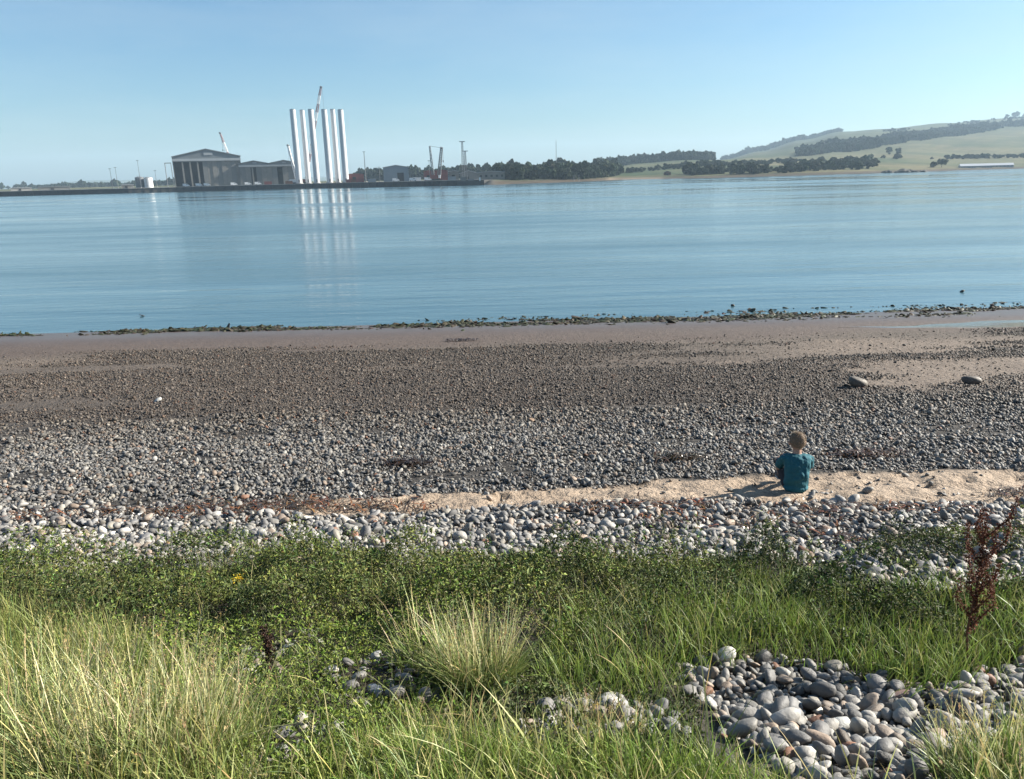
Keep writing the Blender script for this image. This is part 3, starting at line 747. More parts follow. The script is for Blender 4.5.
# wrack line beside the sand strip: too many scraps to count
BP = []
for (pa, pb, wdt, n) in [((0, 518), (180, 512), .10, 260), ((175, 512), (330, 506), .16, 700), ((330, 508), (430, 508), .1, 200), ((560, 511), (710, 507), .10, 330), ((800, 511), (980, 509), .12, 420), ((640, 520), (860, 520), .25, 240), ((990, 498), (1060, 494), .1, 150), ((830, 540), (850, 540), .1, 80)]:
    A = G(*pa); B = G(*pb); t = rng.random(n); x = A[0] + (B[0] - A[0]) * t + rng.normal(0, .05, n); y = A[1] + (B[1] - A[1]) * t + rng.normal(0, wdt, n)
    BP.append(np.stack([x, y, ground(x, y) + rng.uniform(.01, .03, n)], 1))
b = np.concatenate(BP); n = len(b)
cw = np.where((rng.random(n) < .3)[:, None], cvar((.24, .10, .04), n, .3), cvar((.07, .042, .022), n, .35))
o = blades('seaweed', b, rng.uniform(.04, .14, n), rng.uniform(.006, .022, n), rng.uniform(0, 6.28, n), np.abs(rng.normal(1.47, .06, n)), cw, cw, (.8, 1, .9, .6), 'weed', kind='stuff')
# weed-covered stones of the tide line
n0 = 40000
x = rng.uniform(-32, 32, n0)
dens = sst(-18, 12, x)
yc = 27.1 + .9 * (fbm(x * .08, x * 0, 15, 3) - .5) - .0 * x
y = yc + rng.normal(0, .32 + .55 * dens, n0)
f = fbm(x * .55, y * 1.6, 17, 4)
kp = (y < 27.5 + 1.1 * dens) & (rng.random(n0) < sst(.55 - .14 * dens, .66 - .14 * dens, f)); x, y = x[kp], y[kp]; n = len(x)
s = rng.uniform(.04, .14, n) * np.exp(rng.normal(0, .3, n))
scl = np.stack([s * .9, s * .6, s * .2], 1); rot = np.stack([rng.normal(0, .3, n), rng.normal(0, .3, n), rng.uniform(0, 6.28, n)], 1)
tn = np.where((rng.random(n) < .6)[:, None], cvar((.032, .038, .014), n, .3), cvar((.05, .038, .022), n, .3))
scatter('seaweed_stones', np.stack([x, y, np.maximum(ground(x, y), -.03) + s * .05], 1), scl, rot, rng.integers(0, NV, n), tn, GN_PEB, 'dark band of weed covered stones along the tide line', 'seaweed')

# ------------------------------------------------------------------ far shore terrain
UU = np.array([-700, 0, 60, 130, 175, 300, 400, 455, 490, 510, 590, 615, 650, 700, 800, 870, 915, 960, 1024, 1400, 1900], float)
D0 = np.array([640, 640, 640, 650, 665, 665, 600, 565, 560, 590, 670, 760, 740, 700, 700, 740, 790, 850, 900, 1000, 1100], float)
def shore(u): return np.interp(u, UU, D0)
RD = np.array([0, 25, 90, 350, 650, 1000, 1500, 2000, 2400, 3000, 4200])     # metres behind the shoreline
RU = np.array([-700, 130, 300, 480, 520, 600, 640, 680, 720, 760, 800, 840, 880, 940, 1000, 1024, 1100, 1400, 1900], float)
RZ = np.array([
    # 0   25   90  350  650 1000 1500 2000 2400 3000 4200
    [3.0, 3.2, 3.4, 4, 5, 6, 7, 8, 8, 9, 10],      # -700
    [3.0, 3.2, 3.4, 4, 5, 6, 7, 8, 8, 9, 10],      # 130
    [3.0, 3.2, 3.4, 4, 5, 6, 7, 8, 8, 9, 10],      # 300
    [3.0, 3.2, 3.6, 5, 6, 7, 8, 9, 9, 9, 10],      # 480
    [.3, 2.2, 4, 9, 11, 13, 14, 14, 14, 13, 12],    # 520
    [.3, 2.2, 5, 12, 16, 18, 20, 20, 20, 18, 15],   # 600
    [.3, 1.6, 4, 12, 22, 27, 30, 31, 30, 26, 20],   # 640
    [.3, 1.6, 4, 13, 25, 29, 32, 33, 32, 28, 22],   # 680
    [.3, 1.6, 4, 13, 23, 29, 36, 42, 46, 38, 25],   # 720
    [.3, 2.0, 5, 12, 24, 36, 52, 68, 80, 60, 30],   # 760
    [.3, 2.0, 5, 12, 26, 44, 72, 98, 112, 84, 40],   # 800
    [.3, 2.0, 5, 13, 30, 54, 90, 122, 140, 105, 50], # 840
    [.3, 2.0, 5, 14, 32, 58, 96, 130, 150, 115, 60], # 880
    [.3, 2.0, 5, 15, 34, 62, 106, 144, 167, 130, 60], # 940
    [.3, 2.0, 5, 16, 36, 66, 114, 158, 184, 140, 60], # 1000
    [.3, 2.0, 5, 16, 36, 67, 117, 161, 188, 142, 60], # 1024
    [.3, 2.0, 5, 16, 37, 70, 122, 170, 198, 150, 60], # 1100
    [.3, 2.0, 5, 16, 38, 70, 124, 172, 200, 150, 60], # 1400
    [.3, 2.0, 5, 16, 38, 70, 124, 172, 200, 150, 60], # 1900
], float)
def ufar(x, y): return 506.7 + 799 * x / y
def far_z(x, y):
    u = ufar(x, y); r = np.hypot(x, y) * np.cos(np.arctan2(x, y)) - shore(u)
    u = np.clip(u, -700, 1900); rr = np.clip(r, 0, 4200)
    i = np.clip(np.searchsorted(RU, u) - 1, 0, len(RU) - 2); j = np.clip(np.searchsorted(RD, rr) - 1, 0, len(RD) - 2)
    fu = (u - RU[i]) / (RU[i + 1] - RU[i]); fu = fu * fu * (3 - 2 * fu); fr = (rr - RD[j]) / (RD[j + 1] - RD[j])
    z = (RZ[i, j] * (1 - fr) + RZ[i, j + 1] * fr) * (1 - fu) + (RZ[i + 1, j] * (1 - fr) + RZ[i + 1, j + 1] * fr) * fu
    hill = sst(480, 560, u) * sst(60, 500, r)
    z = z + hill * (fbm(x / 260, y / 260, 400, 4) - .5) * np.clip(z * .35, 0, 14)
    z = np.where((u < 487) & (r < 42), -2.0, z)
    return np.where(r < 0, np.minimum(r * .06, z), z)
def HF(px, py):
    """point of the far land seen at a pixel"""
    d = ray(px, py); Ys = np.arange(540, 4200, 6.0); t = Ys / d.y
    x = d.x * t; z = CAM_Z + d.z * t; g = z - far_z(x, Ys); i = int(np.argmax(g < 0))
    if g[i] >= 0: i = len(Ys) - 1
    return Vector((x[i], Ys[i], float(far_z(x[i:i + 1], Ys[i:i + 1])[0])))
us = np.arange(-700, 1900, 5.0); rs = np.concatenate([[-12], np.arange(0, 100, 12), np.arange(110, 700, 30), np.arange(720, 4300, 70)])
fU, fR = np.meshgrid(us, rs); fY = shore(fU) + fR; fX = (fU - 506.7) / 799 * fY
fZ = far_z(fX, fY)
m_, n_, b_, o_ = new_mat('far_land')
a_ = N(n_, 'ShaderNodeAttribute', attribute_name='col'); t1 = noise(n_, .012, 6, .6); t2 = noise(n_, .08, 4, .6)
c_ = mul(n_, a_.outputs['Color'], ramp(n_, t1.outputs[0], [(.35, (.72, .76, .75)), (.65, (1.22, 1.18, 1.15))]).outputs[0])
c_ = mul(n_, c_, ramp(n_, t2.outputs[0], [(.35, (.8, .8, .8)), (.65, (1.15, 1.15, 1.15))]).outputs[0])
n_.links.new(c_, b_.inputs['Base Color']); b_.inputs['Roughness'].default_value = .95; b_.inputs['Specular IOR Level'].default_value = .1; M['far_land'] = m_
base = np.array((.055, .085, .038)); straw = np.array((.17, .155, .085)); moor = np.array((.065, .085, .04)); sandc = np.array((.26, .21, .16)); conc = np.array((.30, .29, .27))
cell = _h(np.floor(fX / 170 + .35 * fY / 170).astype(np.int64), np.floor(fY / 210 + .15 * fX / 210).astype(np.int64), 410)
f1 = np.clip(cell * 1.1 - .1, 0, 1) * .65 + .5 * sst(.4, .65, fbm(fX / 90, fY / 150, 420, 4))
fc = base * (1 - f1[..., None]) + straw * f1[..., None]
up = sst(900, 1500, fR) * sst(700, 760, fU); fc = fc * (1 - .75 * up[..., None]) + moor * .75 * up[..., None]
sh = (1 - sst(8, 45, fR))[..., None]; fc = fc * (1 - sh) + np.where((fU > 605)[..., None] & (fU < 665)[..., None], sandc * .8, sandc * .35) * sh
qy = (1 - sst(485, 500, fU))[..., None] * (1 - sst(180, 260, fR))[..., None]; fc = fc * (1 - qy) + conc * .6 * qy
obj('far_shore', grid_mesh('far_shore', fX, fY, fZ, {'col': ('FLOAT_COLOR', fc.reshape(-1, 3) * ALB)}), 'far_land', kind='structure')

# distant low hills on the left horizon
du = np.linspace(-500, 520, 200); dv = np.linspace(0, 1, 10); dU, dV = np.meshgrid(du, dv)
hp = np.interp(dU, [-500, 20, 75, 105, 150, 200, 260, 400, 520], [20, 18, 44, 50, 38, 46, 34, 26, 16]) + 8 * fbm(dU / 22, dU * 0, 430, 3)
dY = 4800 + dV * 1100; dX = (dU - 506.7) / 799 * dY
obj('distant_hills', grid_mesh('distant_hills', dX, dY, hp * np.sin(dV * np.pi) + 1, {'col': ('FLOAT_COLOR', np.tile((.07, .085, .05), (dX.size, 1)))}), 'far_land', kind='structure')

# ------------------------------------------------------------------ far trees
plain('bark', (.07, .055, .04), .9, 0, .3, 4)
def crown_mesh(name, seed, nl=10, leaf=.13, per=34, mat='treecrown', flat=1.0, attr=False):
    r = np.random.default_rng(seed)
    cs = r.normal(0, .26, (nl, 3)) * (1, 1, .8 * flat); cs[:, 2] = cs[:, 2] * .9 + .62 * flat; rad = r.uniform(.2, .36, nl)
    co = []; 
    for c, q in zip(cs, rad):
        d = r.normal(size=(per, 3)); d /= np.linalg.norm(d, axis=1)[:, None]; d[:, 2] = np.abs(d[:, 2]) * .9 - .25
        for k in d:
            p = c + k * q * r.uniform(.75, 1.05); a = r.normal(size=3); a -= a @ k * k * .6; a /= np.linalg.norm(a); b = np.cross(k + .4 * r.normal(size=3), a); b /= np.linalg.norm(b)
            s = leaf * r.uniform(.7, 1.4); co += [p - a * s - b * s * .6, p + a * s - b * s * .6, p + a * s * .7 + b * s, p - a * s * .7 + b * s]
    co = np.array(co); q = np.arange(len(co)).reshape(-1, 4)
    me = np_mesh(name, co, q, smooth=False); me.materials.append(M[mat]); return me
tsrc = bpy.data.collections.new('tree_shapes')
for k in range(5):
    me = crown_mesh('tree_shape', 500 + k)
    tsrc.objects.link(bpy.data.objects.new(f'tree_shape.{k:03d}', me))
GN_TREE = instancer_group('scatter_trees', tsrc)
def wood(label, pix, n, h, colr=(.030, .045, .022), hs=.2, wide=1.0, depth=None):
    """fill the stretch of far land whose tree feet lie between two pixel lines"""
    pts = []
    for _ in range(n):
        k = int(rng.integers(0, len(pix) - 1)); t = rng.random(); (xa, ya, yb), (xc, yc_, yd) = pix[k], pix[k + 1]
        px = xa + (xc - xa) * t; top = ya + (yc_ - ya) * t; bot = yb + (yd - yb) * t
        pts.append(HF(px, bot + (top - bot) * rng.random()))
    P3 = np.array([tuple(p) for p in pts]); s = h * np.exp(rng.normal(0, hs, n))
    P3[:, 2] -= s * .12
    scl = np.stack([s * .8 * wide, s * .8 * wide, s], 1)
    return scatter('woodland', P3, scl, np.stack([np.zeros(n), np.zeros(n), rng.uniform(0, 6.28, n)], 1), rng.integers(0, 5, n), cvar(colr, n, .22, .08), GN_TREE, label, 'woodland')
def wood_at(label, uds, n, h, colr=(.030, .045, .022), hs=.2, wide=1.0, gap=90.0, keep=.5):
    """trees between shore distances: rows of (u, r0, r1) metres behind the shoreline"""
    k = rng.integers(0, len(uds) - 1, n); t = rng.random(n); A = np.array(uds, float)
    row = A[k] * (1 - t)[:, None] + A[k + 1] * t[:, None]
    r = row[:, 1] + (row[:, 2] - row[:, 1]) * rng.random(n)
    y = shore(row[:, 0]) + r; x = (row[:, 0] - 506.7) / 799 * y; s = h * np.exp(rng.normal(0, hs, n))
    gp = fbm(x / gap, y / gap, 333, 3) > .5 - keep
    x, y, s, n = x[gp], y[gp], s[gp], int(gp.sum())
    P3 = np.stack([x, y, far_z(x, y) - s * .12], 1)
    return scatter('woodland', P3, np.stack([s * .8 * wide, s * .8 * wide, s], 1), np.stack([np.zeros(n), np.zeros(n), rng.uniform(0, 6.28, n)], 1), rng.integers(0, 5, n), cvar(colr, n, .22, .08), GN_TREE, label, 'woodland')
wood_at('dark wood covering the low point right of the harbour', [(494, 90, 330), (520, 22, 330), (560, 18, 330), (600, 18, 300), (618, 60, 260)], 1000, 8.0)
wood_at('line of woodland behind the fields right of the point', [(598, 560, 900), (640, 640, 1000), (680, 660, 1050), (712, 700, 1050)], 900, 11)
wood_at('dark trees and scrub along the coast below the hill', [(690, 30, 90), (740, 20, 120), (790, 25, 200), (840, 60, 260), (875, 60, 240)], 420, 5.0, hs=.35, wide=1.3, keep=.02, gap=45)
wood_at('low hedgerow trees between the coastal fields', [(628, 150, 190), (680, 240, 300), (730, 300, 380), (800, 300, 420), (900, 330, 430), (1000, 300, 380), (1100, 300, 380)], 300, 5, wide=1.3, keep=.02, gap=70)
wood_at('plantation running up the left ridge of the hill', [(722, 1900, 2450), (760, 2050, 2450), (800, 2150, 2450), (838, 2280, 2460)], 900, 11, keep=.25)
wood_at('broad band of forest across the foot of the hill', [(798, 700, 960), (830, 760, 1050), (860, 760, 1080), (878, 800, 950)], 520, 11, keep=.2)
wood_at('belt of forest slanting up the middle of the hill', [(880, 880, 1150), (920, 980, 1300), (960, 1150, 1500), (1024, 1350, 1650), (1130, 1500, 1800)], 1700, 10, keep=.09, gap=200)
wood_at('scrub scattered over the upper hillside', [(880, 1500, 1800), (940, 1650, 1950), (1000, 1800, 2100), (1100, 1800, 2200)], 300, 6, keep=.0, gap=140)
wood_at('low trees on the flat land beyond the breakwater at far left', [(-500, 900, 1500), (60, 900, 1500), (200, 700, 1400), (290, 700, 1300)], 900, 9)
wood_at('small wood behind the harbour sheds', [(360, 420, 620), (385, 380, 620), (420, 420, 650), (490, 330, 560)], 420, 11)
def single_tree(label, u, r, h, wide=1.0, seed=0):
    y = float(shore(u)) + r; x = (u - 506.7) / 799 * y; z = float(far_z(np.array([x]), np.array([y]))[0])
    t = thing('tree', label, 'tree', (x, y, z))
    me = crown_mesh('crown', 700 + seed, 12, .11, 40, 'farleaf'); me.transform(Matrix.Diagonal((h * wide, h * wide, h * .95, 1)))
    cc = np.repeat(cvar((.045, .062, .030), len(me.vertices) // 4, .2), 4, 0); a = me.attributes.new('col', 'FLOAT_COLOR', 'POINT')
    a.data.foreach_set('color', np.concatenate([cc, np.ones((len(cc), 1))], 1).astype(np.float32).ravel())
    obj('crown', me, None, t)
    bars('trunk', [((0, 0, -.5), (0, 0, h * .5), h * .035, h * .02), ((0, 0, h * .3), (h * .2, 0, h * .6), h * .018, h * .01), ((0, 0, h * .35), (-h * .18, .1 * h, h * .62), h * .018, h * .01)], 'bark', t)
single_tree('large rounded tree on the skyline at the top of the hill', 1010, 2400, 24, .9, 1)
single_tree('second skyline tree at the hilltop, right of the rounded one', 1020, 2400, 19, .9, 2)
single_tree('smaller skyline tree just left of the hilltop clump', 1001, 2400, 15, .8, 3)
single_tree('lone dark tree near the shore left of the white buildings', 942, 60, 9, .8, 4)
single_tree('dark shoreline tree beside the lone one', 934, 60, 6.5, .9, 5)
single_tree('tree standing in the field at the foot of the hill', 888, 560, 10, .8, 6)
single_tree('field tree right of the forest band', 897, 540, 9, .8, 7)

# ------------------------------------------------------------------ harbour across the water
plain('quay_dark', (.055, .055, .055), .85, 0, .4, .3); plain('concrete', (.34, .33, .31), .85, 0, .2, .2)
plain('clad_grey', (.20, .20, .19), .6, 0, .12, .1); plain('clad_blue', (.22, .27, .31), .55, 0, .12, .1); plain('clad_tan', (.25, .235, .21), .6, 0, .14, .25)
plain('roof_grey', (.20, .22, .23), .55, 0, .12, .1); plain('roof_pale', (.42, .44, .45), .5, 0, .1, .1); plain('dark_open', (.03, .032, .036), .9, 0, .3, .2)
plain('tower_white', (.70, .71, .72), .35, 0, .03, .05); plain('steel', (.20, .21, .22), .5, .3, .2, 1); plain('red_paint', (.26, .06, .05), .5, 0, .2, .5)
plain('white_paint', (.95, .95, .94), .5, 0, .06, .5); plain('van_glass', (.03, .04, .05), .1, 0, .1, 1); plain('tyre', (.02, .02, .02), .8, 0, .2, 2); plain('boat_hull', (.035, .04, .05), .5, 0, .3, .4)
plain('yellow_paint', (.55, .38, .06), .5, 0, .15, .5); plain('rust', (.20, .09, .05), .8, 0, .35, .5)
DECK = 3.9
def at_u(u, r, z=DECK):
    y = float(shore(u)) + r; return Vector(((u - 506.7) / 799 * y, y, z))
def S1(u, r): return (float(shore(u)) + r) / 799.0          # metres per pixel across at that place
def facing(u): return -math.atan2((u - 506.7) / 799, 1)

# quay: wall, deck edge beam, fenders
qu = np.concatenate([np.arange(-640, 480, 16), [484]]); fr = [at_u(u, 0, 0) for u in qu]; bk = [at_u(u, 46, 0) for u in qu]
def strip(name, zt, zb, inset, back, mat, parent=None, lip=0):
    bm = bmesh.new(); A = []
    for a, b in zip(fr, bk):
        d = (b - a).normalized(); p = a + d * inset; q = a + d * back
        A.append([bm.verts.new((p.x, p.y, zb)), bm.verts.new((p.x, p.y, zt)), bm.verts.new((q.x, q.y, zt)), bm.verts.new((q.x, q.y, zb))])
    for k in range(len(A) - 1):
        for i in range(4): bm.faces.new((A[k][i], A[k + 1][i], A[k + 1][(i + 1) % 4], A[k][(i + 1) % 4]))
    bm.faces.new(A[0]); bm.faces.new(A[-1][::-1])
    return obj(name, bm_mesh(name, bm), mat, parent)
quay = thing('quay', 'long dark harbour quay across the water on the left', 'quay')
strip('quay_wall', DECK - .35, -3, 0, 44, 'quay_dark', quay); strip('deck', DECK, DECK - .345, -.5, 44.3, 'concrete', quay)
bm = bmesh.new(); box(bm, (0, 0, 0), (.5, .5, 3.0)); fme = bm_mesh('fender', bm); fme.materials.append(M['tyre'])
for u in np.arange(-120, 484, 8.0):
    p = at_u(u, -.3, 1.7); o = bpy.data.objects.new('fender', fme); C.objects.link(o); o.parent = quay; o.location = p; o.rotation_euler = (0, 0, facing(u))

# big fabrication halls
def hall(name, label, u0, u1, r, eave_px, ridge_px, depth, panels, gables=1, roof='roof_grey', wall='clad_grey', fascia=.16, openings=(), cols=()):
    """panels: number of door leaves, openings: (f0,f1) dark gaps, cols: pale columns in front of the gaps (fraction across)"""
    um = (u0 + u1) / 2; s = S1(um, r); W = (u1 - u0) * s; he = eave_px * s; hr = ridge_px * s
    t = thing(name, label, 'hall', at_u(um, r), facing(um))
    boxes('wall', [((-W / 2 + .3, depth / 2, he / 2), (.6, depth, he)), ((W / 2 - .3, depth / 2, he / 2), (.6, depth, he)), ((0, depth - .3, he / 2), (W - 1.2, .6, he))], wall, t)
    gw = W / gables
    for k in range(gables):
        x0 = -W / 2 + k * gw; xm = x0 + gw / 2
        prism('gable', [(x0 + .2, he * (1 - fascia)), (x0 + gw - .2, he * (1 - fascia)), (x0 + gw - .2, he), (xm, hr), (x0 + .2, he)], -.2, .6, roof, t)
        prism('roof', [(x0 - .5 * (k == 0), he + .02), (xm, hr + .02), (x0 + gw + .5 * (k == gables - 1), he + .02), (x0 + gw + .5 * (k == gables - 1), he + .6), (xm, hr + .7), (x0 - .5 * (k == 0), he + .6)], -.9, depth + .5, roof, t)
        boxes('vent_panel', [((xm + gw * .03, -.35, he + (hr - he) * .38), (gw * .13, .3, (hr - he) * .34))], 'roof_pale', t)
    boxes('fascia', [((0, -.6, he * (1 - fascia * .62)), (W + .3, .7, he * fascia * .5))], 'roof_pale', t)
    dh = he * (1 - fascia) - .05
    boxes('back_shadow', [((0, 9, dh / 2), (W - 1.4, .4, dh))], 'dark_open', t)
    pw = (W - 1.2) / panels
    for k in range(panels):
        f = (k + .5) / panels
        if any(a < f < b for a, b in openings): continue
        boxes('door_panel', [((-W / 2 + .6 + pw * (k + .5), .35 + .35 * (k % 2), dh / 2), (pw * .985, .3, dh))], 'clad_tan' if k % 3 else 'clad_grey', t)
    for c in cols: boxes('column', [((-W / 2 + c * W, .2, dh / 2), (1.3, 1.0, dh))], 'clad_tan', t)
    return t
hall('fabrication_hall', 'big grey gabled fabrication hall, tallest on the quay', 178, 241.5, 60, 28, 35, 70, 14, 1, openings=((.02, .43),), cols=(.14, .25, .36))
hall('fabrication_hall', 'lower twin gabled hall between the tall hall and white towers', 242.2, 299, 75, 20, 22.6, 55, 11, 2, roof='roof_grey', openings=((.16, .27), (.64, .74)), cols=(.22,))

# storage tanks
def tank(label, u, r, wpx, hpx, mat):
    s = S1(u, r); t = thing('storage_tank', label, 'tank', at_u(u, r)); rad = wpx * s / 2; h = hpx * s
    bars('shell', [((0, 0, 0), (0, 0, h), rad)], mat, t, seg=28); bars('tank_roof', [((0, 0, h), (0, 0, h * 1.09), rad * 1.01, rad * .15)], 'roof_grey', t, seg=28)
    bars('ladder', [((-.3, -rad - .3, 0), (-.3, -rad - .3, h * 1.1), .08), ((.3, -rad - .3, 0), (.3, -rad - .3, h * 1.1), .08)] + [((-.3, -rad - .3, k), (.3, -rad - .3, k), .05) for k in np.arange(.5, h, .7)], 'steel', t)
tank('dark storage tank at the left end of the quay', 140.5, 55, 8.5, 10, 'steel'); tank('white storage tank beside the dark one', 149, 50, 8, 9.5, 'white_paint')

# wind turbine tower sections
for k, (ub, wd, r, hp, lab) in enumerate([
    (299.3, 6.2, 28, 77.5, 'leftmost of the six white turbine towers'), (308.5, 5.2, 40, 76.5, 'second white turbine tower from the left, slimmer, set back'),
    (317, 6.0, 28, 77, 'third white turbine tower from the left, front row'), (330, 6.2, 28, 76.5, 'fourth white turbine tower from the left, right after the gap'),
    (338.3, 5.2, 40, 76.5, 'fifth white turbine tower from the left, slimmer, set back'), (346, 6.0, 28, 76, 'rightmost of the six white turbine towers')]):
    s = S1(ub, r); h = hp * s * .90; rad = wd * s / 2
    t = thing('turbine_tower', lab, 'tower', at_u(ub, r), 0, 'turbine towers standing on the quay')
    n = 3
    for q in range(n):
        bars('tower_section', [((0, 0, h * q / n + .02), (0, 0, h * (q + 1) / n - .02), rad * (1 - .10 * q / n), rad * (1 - .10 * (q + 1) / n))], 'tower_white', t, seg=40, caps=False)
        bars('flange', [((0, 0, max(h * (q + 1) / n - .12, 0)), (0, 0, h * (q + 1) / n + .12), rad * (1 - .10 * (q + 1) / n) + .05)], 'tower_white', t, seg=40)
    bars('footing', [((0, 0, 0), (0, 0, .5), rad * 1.3)], 'concrete', t, seg=32)
    boxes('door', [((rad * .25, -rad * .95, 2.2), (1.1, .4, 2.4))], 'steel', t)
    bars('lifting_ring', [((0, 0, h + .1), (0, 0, h + .55), rad * .84)], 'steel', t, seg=32)
    for o in t.children:
        if o.name.startswith('tower_section'): o.data.polygons.foreach_set('use_smooth', np.ones(len(o.data.polygons), bool))

# lattice booms and cranes
def lattice(bm, a, b, w0, w1, r, n):
    a = Vector(a); b = Vector(b); d = (b - a).normalized(); sx = Vector((0, 1, 0)).cross(d).normalized(); sy = d.cross(sx)
    prev = None
    for k in range(n + 1):
        t = k / n; c = a.lerp(b, t); w_ = (w0 + (w1 - w0) * t) / 2
        cur = [c + sx * w_ + sy * w_, c - sx * w_ + sy * w_, c - sx * w_ - sy * w_, c + sx * w_ - sy * w_]
        for i in range(4): bar(bm, cur[i], cur[(i + 1) % 4], r * .6, seg=4)
        if prev:
            for i in range(4): bar(bm, prev[i], cur[i], r, seg=5); bar(bm, prev[i], cur[(i + 1) % 4], r * .6, seg=4)
        prev = cur
def crane(label, u, r, foot_px, top_px, top_dx, mat, base='red_paint', w=2.2, mast=None, bands=0, hook=.5):
    """boom rises from a tracked machine; top_dx and top_px are pixels at that distance"""
    s = S1(u, r); t = thing('crawler_crane', label, 'crane', at_u(u, r))
    for q in (-1, 1): boxes('track', [((0, q * 2.6, .6), (8, 1.1, 1.2))], 'tyre', t)
    boxes('machine_house', [((0, 0, 2.6), (7, 3.6, 2.6)), ((-3.2, 0, 2.2), (1.8, 4.4, 1.8))], base, t); boxes('cab', [((3.0, -2.3, 2.8), (1.7, 1.3, 2.2))], 'white_paint', t)
    a = Vector((2.5, 0, foot_px * s + 2.0)); b = Vector((top_dx * s, 0, top_px * s))
    if bands:
        for k in range(bands):
            bm = bmesh.new(); lattice(bm, a.lerp(b, k / bands), a.lerp(b, (k + 1) / bands - .002), w, w * (.95 if k < bands - 1 else .6), .15, 5)
            obj('boom', bm_mesh('boom', bm), 'red_paint' if k % 2 == 0 else 'white_paint', t)
    else:
        bm = bmesh.new(); lattice(bm, a, b, w, w * .6, .26, 12); obj('boom', bm_mesh('boom', bm), mat, t)
    bars('boom_head', [(b + Vector((-.9, 0, .1)), b + Vector((1.0, 0, -.5)), .8, .8)], 'steel', t)
    bars('hoist_rope', [(b + Vector((.9, 0, -.4)), b + Vector((.9, 0, -(b.z - a.z) * hook)), .09)], 'steel', t)
    p = b + Vector((.9, 0, -(b.z - a.z) * hook)); bars('hook_block', [(p, p + Vector((0, 0, -1.6)), .55, .3)], 'steel', t)
    if mast: 
        mt = Vector((mast[0] * s, 0, mast[1] * s)); bm = bmesh.new(); lattice(bm, Vector((-2.0, 0, 3.6)), mt, 1.5, .9, .22, 8); obj('mast', bm_mesh('mast', bm), mat, t)
        bars('pendant_line', [(mt, b, .12)], 'steel', t)
    else: bars('pendant_line', [(Vector((-3.4, 0, 4.2)), b, .07)], 'steel', t)
    return t
crane('tall red and white lattice crane rising between the white towers', 304, 62, 3, 90, 25, None, bands=11, w=1.7, hook=.42)
crane('red and white lattice crane jib rising behind the tall hall', 236, 150, 3, 50, -10, None, bands=5, w=1.5, hook=.35)
crane('short white crane jib between the lower hall and towers', 294, 58, 3, 37, -2.5, 'white_paint', 'white_paint', w=1.8, hook=.3)
crane('dark crawler crane with crossed boom and mast above red sheds', 436, 30, 2, 31, 7, 'steel', 'red_paint', w=2.4, mast=(-4.5, 33), hook=.45)

# masts and lamp posts
def mast(name, label, u, r, hpx, rad, cat='mast', top=None, group=None, z=DECK):
    s = S1(u, r); h = hpx * s; t = thing(name, label, cat, at_u(u, r, z), 0, group)
    if top == 'lattice':
        bm = bmesh.new(); lattice(bm, (0, 0, 0), (0, 0, h), 2.0, .9, .14, 18); obj('lattice', bm_mesh('lattice', bm), 'steel', t)
        boxes('head_frame', [((0, 0, h + .3), (4.2, 1.2, .5))], 'steel', t)
    else:
        bars('pole', [((0, 0, 0), (0, 0, h), rad, rad * .6)], 'steel', t); bars('footing', [((0, 0, 0), (0, 0, .6), rad * 2.2)], 'concrete', t)
        if top == 'lamp': boxes('lamp_head', [((0, 0, h), (2.2, .7, .35))], 'steel', t)
        else: bars('aerial', [((0, 0, h), (0, 0, h * 1.06), .08)], 'steel', t)
mast('light_mast', 'single dark mast right of the white towers', 366, 40, 29, .42, top='lamp')
mast('lattice_mast', 'tallest lattice mast with crossbar beside the barge', 463.6, 26, 36, .3, top='lattice')
mast('lattice_mast', 'slightly shorter lattice mast just right of the tallest', 466.2, 30, 27, .3, top='lattice')
mast('radio_mast', 'thin mast rising out of the wooded point', 556.5, 120, 33, .35, z=5)
for u, hp, lab in ((112.5, 19, 'first thin lamp post left of the tanks'), (118, 20, 'second thin lamp post left of the tanks'), (141, 26, 'thin pole rising behind the dark tank'), (157, 16, 'short lamp post right of the white tank'), (430, 19, 'thin pole left of the crossed crane'), (380, 14, 'lamp post beside the blue grey shed')):
    mast('lamp_post', lab, u, 42, hp, .22, 'lamp post', 'lamp', 'lamp posts along the quay')
s = S1(171, 30); t = thing('gantry_frame', 'thin goalpost frame at the left of the tall hall', 'gantry', at_u(171, 30), facing(171))
h = 23 * s
bars('leg', [((-3 * s, 0, 0), (-3 * s, 0, h), .35)], 'steel', t); bars('leg', [((2.6 * s, 0, 0), (2.6 * s, 0, h), .35)], 'steel', t); bars('crossbeam', [((-3.2 * s, 0, h), (2.8 * s, 0, h), .35)], 'steel', t)

# sheds
def shed(label, u0, u1, r, hpx, wall, roof, rise=.12, door=None, depth=14, name='shed', wins=0, z=DECK, dmat='dark_open'):
    um = (u0 + u1) / 2; s = S1(um, r); W = (u1 - u0) * s; h = hpx * s
    t = thing(name, label, 'shed', at_u(um, r, z), facing(um)); e = h * (1 - rise)
    prism('wall', [(-W / 2, 0), (W / 2, 0), (W / 2, e), (0, h - .1), (-W / 2, e)], 0, depth, wall, t)
    prism('roof', [(-W / 2 - .4, e + .02), (0, h - .08), (W / 2 + .4, e + .02), (W / 2 + .4, e + .4), (0, h + .3), (-W / 2 - .4, e + .4)], -.5, depth + .5, roof, t)
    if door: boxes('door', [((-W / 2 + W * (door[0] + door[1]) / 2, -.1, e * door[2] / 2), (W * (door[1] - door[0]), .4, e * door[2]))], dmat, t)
    for k in range(wins): boxes('window', [((-W / 2 + W * (k + .5) / wins, -.06, e * .55), (W / wins * .4, .3, e * .3))], 'van_glass', t)
    return t
